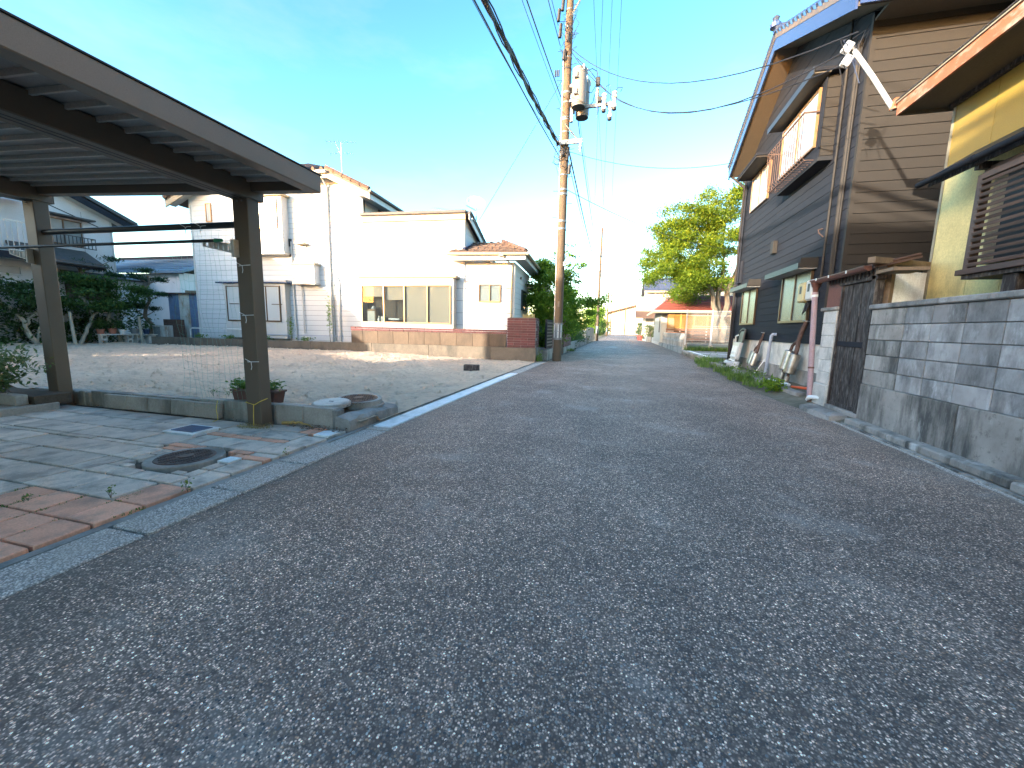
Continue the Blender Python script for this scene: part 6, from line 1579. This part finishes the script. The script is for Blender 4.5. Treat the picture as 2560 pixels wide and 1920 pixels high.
# round-crowned tree
tlimbs = [((0, 0, 0), (-.15, 0, 2.2), .26, .2), ((-.15, 0, 2.2), (-.6, 0, 4.0), .19, .13), ((.45, .1, 0), (.6, .1, 4.0), .26, .17), ((.2, .3, 0), (.1, .3, 4.6), .2, .14), ((-.6, 0, 4.0), (-2.6, -.5, 5.2), .12, .05), ((-.6, 0, 4.0), (-1.2, .5, 7.2), .12, .04), ((.6, .1, 4.0), (1.8, 0, 7.5), .15, .05), ((.1, .3, 4.6), (.0, .3, 8.8), .13, .04), ((.6, .1, 4.0), (3.0, .5, 5.6), .12, .04), ((-1.2, .5, 6.0), (-3.6, .2, 7.2), .07, .03), ((0, .3, 6.5), (-2.2, 0, 8.6), .07, .03)]
cl = []
for (cx_, cz_, rx, k) in ((-4.6, 5.5, 1.0, 5), (-3.5, 5.3, 1.4, 9), (-4.1, 6.7, 1.1, 7), (-2.6, 6.2, 1.6, 12), (-3.6, 7.9, 1.1, 7), (-2.2, 7.6, 1.6, 12), (-3.2, 8.9, 1.0, 6), (-1.6, 9.0, 1.3, 9), (-.3, 10.1, 1.3, 9), (.6, 10.7, .9, 5), (-.6, 6.6, 1.5, 9), (.6, 8.2, 1.8, 12), (-1.2, 5.2, 1.5, 9), (2.2, 7.0, 1.6, 8), (1.6, 9.4, 1.3, 7), (-2.6, 4.5, 1.3, 7), (-.8, 4.4, 1.3, 6), (2.6, 5.6, 1.4, 6), (-5.0, 6.2, .5, 2), (-1.9, 3.9, 1.0, 5), (.4, 4.9, 1.2, 5)):
    for i in range(int(k*1.5)):
        r = rnd.uniform(.3, .62); cl.append((cx_+rnd.uniform(-1, 1)*rx, rnd.uniform(-2.8, 2.8), cz_+rnd.uniform(-.7, .7), r*1.5, r*1.5, r*.8))
    for i in range(k//2):
        r = rnd.uniform(.18, .32); cl.append((cx_+rnd.uniform(-1.2, 1.2)*rx, rnd.uniform(-2.8, 2.8), cz_+rnd.uniform(-.9, .9), r*1.6, r*1.6, r*.9))
tree('shade_tree', 'big spreading yellow-green tree behind the white mesh fence', (6.75, 32.0, .4), tlimbs, [(c[0], c[1], c[2]-.1)+c[3:] for c in cl], 95000, .15, 'leaf_maple', 'bark', aspect=.5, up=.5)
# red-roofed house with lattice terrace
rh_ = thing('red_roof_house', 'cream bungalow with red tiled hip roof and orange lattice terrace', 'house', (3.2, 34, .3))
bx('wall', M['pale_wall'], rh_, 0, 8, .6, 7, 0, 2.5); bx('terrace_back', M['soffit'], rh_, 1.0, 8, .3, .59, 0, 2.4)
r_ = roofplane('roof', [(-.7, -.8, 2.50), (9, -.8, 2.50), (6.8, 1.5, 3.78), (.8, 1.5, 3.78)], M['red_roof'], .06, rh_)
roofplane('roof_left', [(-.7, -.8, 2.50), (.8, 1.5, 3.78), (.8, 5.5, 3.78), (-.7, 7.6, 2.50)], M['red_roof'], .06, r_)
for k in range(6): f = k/6; MB().box(-.7+1.5*f, 9-2.2*f, 0, .1, 0, .04, Matrix.Translation((0, -.8+2.3*f, 2.5+1.28*f+.01))).build('roof_course', M['red_roof'], r_)
bx('eave_board', M['cream'], r_, -.7, 9, -.85, -.801, 2.32, 2.50); bx('eave_soffit', M['cream'], r_, -.68, 9, -.8, .29, 2.32, 2.36); MB().tube([(-.75, -.9, 2.46), (9, -.9, 2.46)], .05, 6).build('gutter', M['white_trim'], r_)
bx('eave_side', M['cream'], r_, -.72, -.69, -.8, 7.5, 2.32, 2.49)
bx('chimney_vent', M['white_trim'], r_, 3.9, 4.2, .6, .9, 3.0, 3.9)
for k in range(6):
    lat = thing_part('lattice_panel', rh_); b = MB(); x0_, x1_, z0_, z1_ = .45+.95*k, .45+.95*k+.85, 1.2, 2.15
    b.box(x0_-.04, x1_+.04, -.42, -.38, z0_-.05, z0_); b.box(x0_-.04, x1_+.04, -.42, -.38, z1_, z1_+.05); b.box(x0_-.05, x0_, -.42, -.38, z0_, z1_); b.box(x1_, x1_+.05, -.42, -.38, z0_, z1_)
    n = 9
    for i in range(-n, n+1):
        for s in (1, -1):
            # diagonal slats clipped to the panel
            p = []
            for t_ in (0, 1):
                pass
            c_ = i*(x1_-x0_)/n
            xs = []
            for z in (z0_, z1_):
                xs.append((x0_+c_+(z-z0_) if s > 0 else x1_-c_-(z-z0_), z))
            (xa_, za_), (xb_, zb_) = xs
            def at(xx): return za_+(zb_-za_)*(xx-xa_)/(xb_-xa_)
            lo, hi = max(x0_, min(xa_, xb_)), min(x1_, max(xa_, xb_))
            if hi-lo > .05: b.tube([(lo, -.40+.008*s, at(lo)), (hi, -.40+.008*s, at(hi))], .012, 4)
    b.build('lattice', M['lattice_wood'], lat)
for k in range(7): bx('terrace_post', M['deck_wood'] if k % 2 == 0 else M['white_trim'], rh_, .36+.95*k, .43+.95*k, -.36, -.28, 0, 2.3)
for k in range(4): bx('deck_slat', M['deck_wood'], rh_, .3, 6.2, -.46, -.43, .25+.24*k, .40+.24*k)
bx('side_window', M['interior'], rh_, -.02, -.001, 1.2, 2.0, .8, 2.0); bx('front_rail', M['deck_wood'], rh_, .35, 3, -1.2, -1.15, .75, .85)
th_ = thing('cream_tall_house', 'tall cream house wall rising behind the red roof and tree', 'house', (6.0, 43, .3)); bx('wall', M['pale_wall'], th_, 0, 9, 0, 7, 0, 5.0)
roofplane('roof', [(-.4, -.5, 5.0), (9.4, -.5, 5.0), (9.4, 3.5, 6.6), (-.4, 3.5, 6.6)], M['red_roof'], .1, th_)
gh = thing('grey_roof_house', 'cream two-storey house with blue-grey metal gable roof further down the road', 'house', (2.9, 50, .2))
gp_ = [(0, 0), (7, 0), (7, 5.4), (3.5, 7.2), (0, 5.4)]
MB().prism(gp_, lambda a, z, n: (n, a, z), 0, 6).build('wall', M['pale_wall'], gh)
r_ = roofplane('roof', [(-.4, -.5, 5.6), (6.5, -.5, 5.6), (6.5, 3.5, 7.5), (-.4, 3.5, 7.5)], M['grey_metal_roof'], .1, gh)
roofplane('roof_back', [(-.4, 7.5, 5.6), (6.5, 7.5, 5.6), (6.5, 3.5, 7.5), (-.4, 3.5, 7.5)], M['grey_metal_roof'], .1, r_)
for k in range(14): MB().tube([(-.35+.5*k, -.5, 5.64), (-.35+.5*k, 3.5, 7.54)], .03, 4).build('standing_seam', M['grey_metal_roof'], r_)
MB().prism([(-.5, 5.3), (3.5, 7.2), (3.5, 7.42), (-.5, 5.5)], lambda a, z, n: (n, a, z), -.45, -.41).build('verge', M['slate_siding'], r_); bx('eave', M['cream'], r_, -.4, 6.5, -.55, -.501, 5.38, 5.58)
window(gh, 'window', FF, 2.0, 3.2, 3.9, 4.9, 2, M['sash'], M['interior'], .05); bx('balcony', M['pale_wall'], gh, -1.0, 0, .5, 4.5, 2.6, 4.2); bx('balcony_rail', M['white_trim'], gh, -1.05, 0, .45, 4.55, 4.21, 4.3)
MB().tube([(.9, -.1, 5.4), (.9, -.1, 0)], .05, 6).build('downpipe', M['white_trim'], gh)
roofplane('porch_roof', [(-1.2, -1.5, 2.5), (5, -1.5, 2.5), (5, 0, 3.3), (-1.2, 0, 3.3)], M['brown_tile'], .08, gh)
fh = thing('end_building', 'wide pale building closing the end of the road', 'building', (-3, 118, 0))
fp = [(0, 0), (13, 0), (13, 8.0), (8.5, 8.4), (4, 7.2), (0, 6.0)]
MB().prism(fp, lambda a, z, n: (a, n, z), 0, 12).build('wall', M['pale_wall'], fh)
b = MB(); b.prism([(-.6, 5.9), (4, 7.15), (8.5, 8.35), (13.6, 8.2), (13.6, 8.6), (8.5, 8.75), (4, 7.5), (-.6, 6.25)], lambda a, z, n: (a, n, z), -1.0, 13).build('roof', M['brown_tile'], fh)
bx('gate', M['galv'], fh, 4.6, 8.5, -.35, -.3, .3, 1.4); bx('frame', M['sash'], fh, 4.2, 4.45, -.12, -.01, 0, 6.8); window(fh, 'window', lambda a, z, n: (a, -n, z), 4.6, 7.0, 5.2, 6.3, 2, M['white_trim'], M['frosted_far'], .08)
# roadside bits, right
def hedge(name, lab, x0, x1, y0, y1, h, n, mat='leaf_hedge', size=.12, z0=0, cat='hedge'):
    o = thing(name, lab, cat, ((x0+x1)/2, (y0+y1)/2, z0))
    k = max(3, int((y1-y0)*(h)/.5)); cs = []
    for i in range(k*2): cs.append((rnd.uniform(x0, x1)-(x0+x1)/2, rnd.uniform(y0, y1)-(y0+y1)/2, rnd.uniform(.15, h-.15), .35, .4, .28))
    b = MB()
    for i in range(max(2, k//3)):
        y = rnd.uniform(y0, y1)-(y0+y1)/2; limb(b, (0, y, 0), (rnd.uniform(-.2, .2), y, h*.7), .03, .012, .1, 5, 3)
    b.build('stems', M['bark'], o); cloud('foliage', mat, o, cs, n, size); return o
hedge('hedge', 'small clipped green hedge on the right verge by the far houses', 2.6, 3.2, 60, 66, 2.4, 900, 'leaf_dark', .2)
hedge('garden_shrub', 'loose pale green shrubs spilling over the right roadside', 2.9, 3.8, 46, 56, 1.9, 1500, 'leaf_mix', .18, cat='shrub')
hedge('garden_shrub', 'round shrub behind the brown slat fence', 3.6, 4.6, 40, 45, 2.6, 1100, 'leaf_hedge', .16, cat='shrub')
sf = thing('slat_fence', 'short dark brown slat fence on a stone footing by the road', 'fence', (3.45, 37.2, .2))
bx('footing', M['pale_block'], sf, -.1, .1, 0, 8, -.2, .35)
for k in range(4): bx('slat', M['deck_wood'], sf, -.04, -.01, 0, 5.5, .42+.2*k, .57+.2*k)
for k in range(4): bx('post', M['dark_wood'], sf, .0, .06, 1.8*k, 1.8*k+.07, .35, 1.3)
rp_ = thing('red_tub', 'red plastic tub at the roadside by the far shrubs', 'tub', (2.7, 55, 0)); MB().lathe([(.35, 0), (.45, .5), (.48, .5), (.48, .55), (.4, .55)], 14).build('tub', M['red_plastic'], rp_, smooth=True)
pb2 = thing('grey_planter_row', 'row of grey concrete planter boxes below the roadside shrubs', 'planter', (2.9, 46, 0))
for k in range(6): MB().box(0, .45, 1.5*k, 1.5*k+1.3, 0, .55).build('box', M['pale_block'], pb2, bev=.02)
# ============================================================ LEFT ROADSIDE BEYOND THE PILLAR
tree('leafy_bush', 'tall leafy green bush behind the utility pole and red brick pillar', (-3.1, 18.6, 0),
     [((0, 0, 0), (-.2, .2, 2.6), .07, .03), ((.4, .6, 0), (.8, .5, 3.0), .06, .02), ((-.5, .3, 0), (-.8, 0, 2.8), .05, .02), ((.3, 0, 0), (.7, -.3, 2.2), .05, .02), ((.2, .2, 2.0), (.7, .4, 4.6), .035, .012)],
     blob(-.1, 0, 2.5, 1.0, 1.5, 1.5, 44, .5)+blob(1.0, 2.6, 2.1, .8, 1.8, .9, 22, .45)+blob(-.3, 0, 3.9, .5, .6, .5, 10, .35)+blob(.75, .3, 4.3, .16, .3, .75, 9, .22)+blob(2.1, 2.4, 2.6, .7, .6, .25, 9, .26)+blob(1.15, .3, 3.7, .3, .3, .45, 7, .25)+blob(.2, .5, 4.4, .25, .4, .35, 5, .25)+blob(-.1, 0, 1.2, 1.0, 1.4, .8, 16, .5), 26000, .14, 'leaf_bush', cat='bush', aspect=.45, up=.2)
hedge('dense_hedge', 'dense dark hedge growing over the low wall on the left roadside', -3.6, -2.75, 24, 36, 1.9, 5200, 'leaf_hedge', .13)
hedge('dark_shrub', 'dark undergrowth below the leafy bush', -4.8, -3.1, 16.5, 22.5, 1.6, 3000, 'leaf_dark', .13, cat='shrub')
gtl = thing('iron_gate', 'dark metal gate leaf between brick pillar and utility pole', 'gate', (-2.72, 15.2, .3))
bx('frame', M['slate_siding'], gtl, -.03, .03, 0, 1.4, .15, 1.25)
for k in range(8): bx('rail', M['black_metal'], gtl, .031, .045, .05, 1.35, .22+.125*k, .28+.125*k)
bx('step', M['old_concrete'], gtl, -.8, .1, -.1, 1.6, -.32, .1)
def brickwall(lab, x, y0, y1, h, basez):
    o = thing('red_brick_wall', lab, 'wall', (x, y0, 0)); bx('base', M['old_concrete'], o, -.2, 0, 0, y1-y0, -.05, basez); bx('core', M['mortar'], o, -.19, -.02, .01, y1-y0-.01, basez, h-.01)
    z = basez+.004; k = 0
    while z < h-.03:
        y = 0 if k % 2 else -.25
        while y < y1-y0-.05:
            a_, b_ = max(0, y), min(y+.5, y1-y0)
            if b_-a_ > .06: MB().box(-.03, rnd.uniform(0, .014), a_+.004, b_-.004, 0, .078).build('brick', M['brick_red'], o, loc=(-.015, 0, z))
            y += .5
        z += .086; k += 1
    for k in range(int((h-basez)/.086)): MB().box(-.2, -.01, -.014, .0, 0, .078).build('brick', M['brick_red'], o, loc=(0, 0, basez+.004+.086*k))
brickwall('low dark red brick wall past the iron gate', -2.75, 16.7, 18.6, 1.05, .35)
brickwall('taller dark red brick wall section before the hedge', -2.65, 20.0, 23.0, 1.5, .3)
gwl = thing('grey_roadside_wall', 'low grey block wall on the left roadside past the hedge', 'wall', (-2.7, 36, 0)); 
for k in range(8): MB().box(-.15, 0, 1.1*k, 1.1*k+1.09, 0, 1.4).build('panel', M['concrete'], gwl, bev=.01)
gwl2 = thing('low_roadside_wall', 'low concrete footing wall under the dense hedge', 'wall', (-2.72, 23.5, 0)); bx('footing', M['old_concrete'], gwl2, -.15, 0, 0, 12.4, -.05, .45)
tree('roadside_tree', 'bright green roadside shrub tree beyond the second pole', (-3.6, 60, 0), [((0, 0, 0), (0, 0, 3), .1, .05)], blob(0, 0, 2.8, 1.3, 3, 1.8, 22, .9), 2600, .3, 'leaf_bush')
tree('roadside_tree', 'dark green roadside trees in front of the third pole', (-3.8, 74, 0), [((0, 0, 0), (0, 0, 3), .1, .05)], blob(0, 0, 2.2, 1.3, 6, 1.8, 22, 1.0), 2400, .32, 'leaf_hedge')
tree('roadside_tree', 'low shrubs at the far left end of the road', (-4.2, 96, 0), [((0, 0, 0), (0, 0, 2), .1, .05)], blob(0, 0, 1.8, 1.5, 8, 1.4, 18, 1.1), 1600, .4, 'leaf_hedge')
weed(-2.55, 21.5, .35, .3, 260, 'weeds at the foot of the red brick wall'); weed(-2.72, 14.05, .12, .5, 120, 'green weeds in the gap beside the brick pillar', 40)
# ============================================================ UNSEEN SHADE CASTERS BEHIND THE CAMERA (shaped for the evening shade)
def sp(s, t_): ca, sa = math.cos(SUN_AZ), math.sin(SUN_AZ); return (s*ca+t_*sa, -s*sa+t_*ca)
def backhouse(lab, s0, s1, t0, depth, eave, ridge, hip0=0, hip1=0):
    x, y = sp(s0, t0); o = thing('shade_house', lab, 'house', (x, y, 0), -SUN_AZ)
    L = s1-s0; bx('wall', M['pale_wall'], o, 0, L, -depth, 0, 0, eave)
    roofplane('roof', [(-.4, .4, eave), (L+.4, .4, eave), (L-hip1, -depth/2, ridge), (hip0, -depth/2, ridge)], M['dark_tile'], .1, o)
    roofplane('roof_back', [(-.4, -depth-.4, eave), (L+.4, -depth-.4, eave), (L-hip1, -depth/2, ridge), (hip0, -depth/2, ridge)], M['dark_tile'], .1, o)
    MB().prism([(-depth, eave-.1), (0, eave-.1), (-depth/2, ridge-.1)], lambda a, z, n: (n, a, z), .02, .14).build('gable', M['pale_wall'], o); MB().prism([(-depth, eave-.1), (0, eave-.1), (-depth/2, ridge-.1)], lambda a, z, n: (L-n, a, z), .02, .14).build('gable', M['pale_wall'], o)
    for k in range(3): window(o, 'window', lambda a, z, n: (a, n, z), L*(.15+.3*k), L*(.15+.3*k)+1.6, .9, 2.1, 2, M['sash'], M['frosted_far'], .06)
TS = math.tan(SUN_EL)
# unseen house, sized and turned so its shadow covers the road and the lower walls on the right
backhouse('unseen house added behind the camera to shade the road', -11.7, 6.5, -9.0, 7.0, 6.2, 5.2+12.5*TS)
# unseen house on the left rear, gable shaped to shade the white house
xx, yy = sp(-27, -9.0)
oh_ = thing('shade_house', 'unseen gabled house shaped to shade the left of the white house', 'house', (xx, yy, 0), -SUN_AZ)
# outline given in the shadow plane: local x from 0 (s=-27) to 11.6 (s=-15.4)
sil = [(0, 0), (11.4, 0), (11.4, 3.6), (9.2, 5.5), (2.0, 9.0), (0, 8.0)]
MB().prism(sil, lambda a, z, n: (a, -n, z), 0, 6).build('wall', M['pale_wall'], oh_)
roofplane('roof', [(11.8, .3, 3.35), (2.0, .3, 9.1), (2.0, -6.3, 9.1), (11.8, -6.3, 3.35)], M['dark_tile'], .1, oh_)
# unseen low wall added between them to keep the sand shaded
xx, yy = sp(-15.4, -9.0)
hg = thing('shade_wall', 'unseen low wall added to shade the sand between two shade houses', 'wall', (xx, yy, 0), -SUN_AZ)
bx('wall', M['pale_block'], hg, 0, 4.4, -.2, 0, 0, 1.0+9*TS)
backhouse('unseen long house added to shade the blue-roofed house', -48, -27.6, -12.0, 7.0, 6.5, 6.6+15.5*TS)  # unseen, added to extend the shade over the blue-roofed house
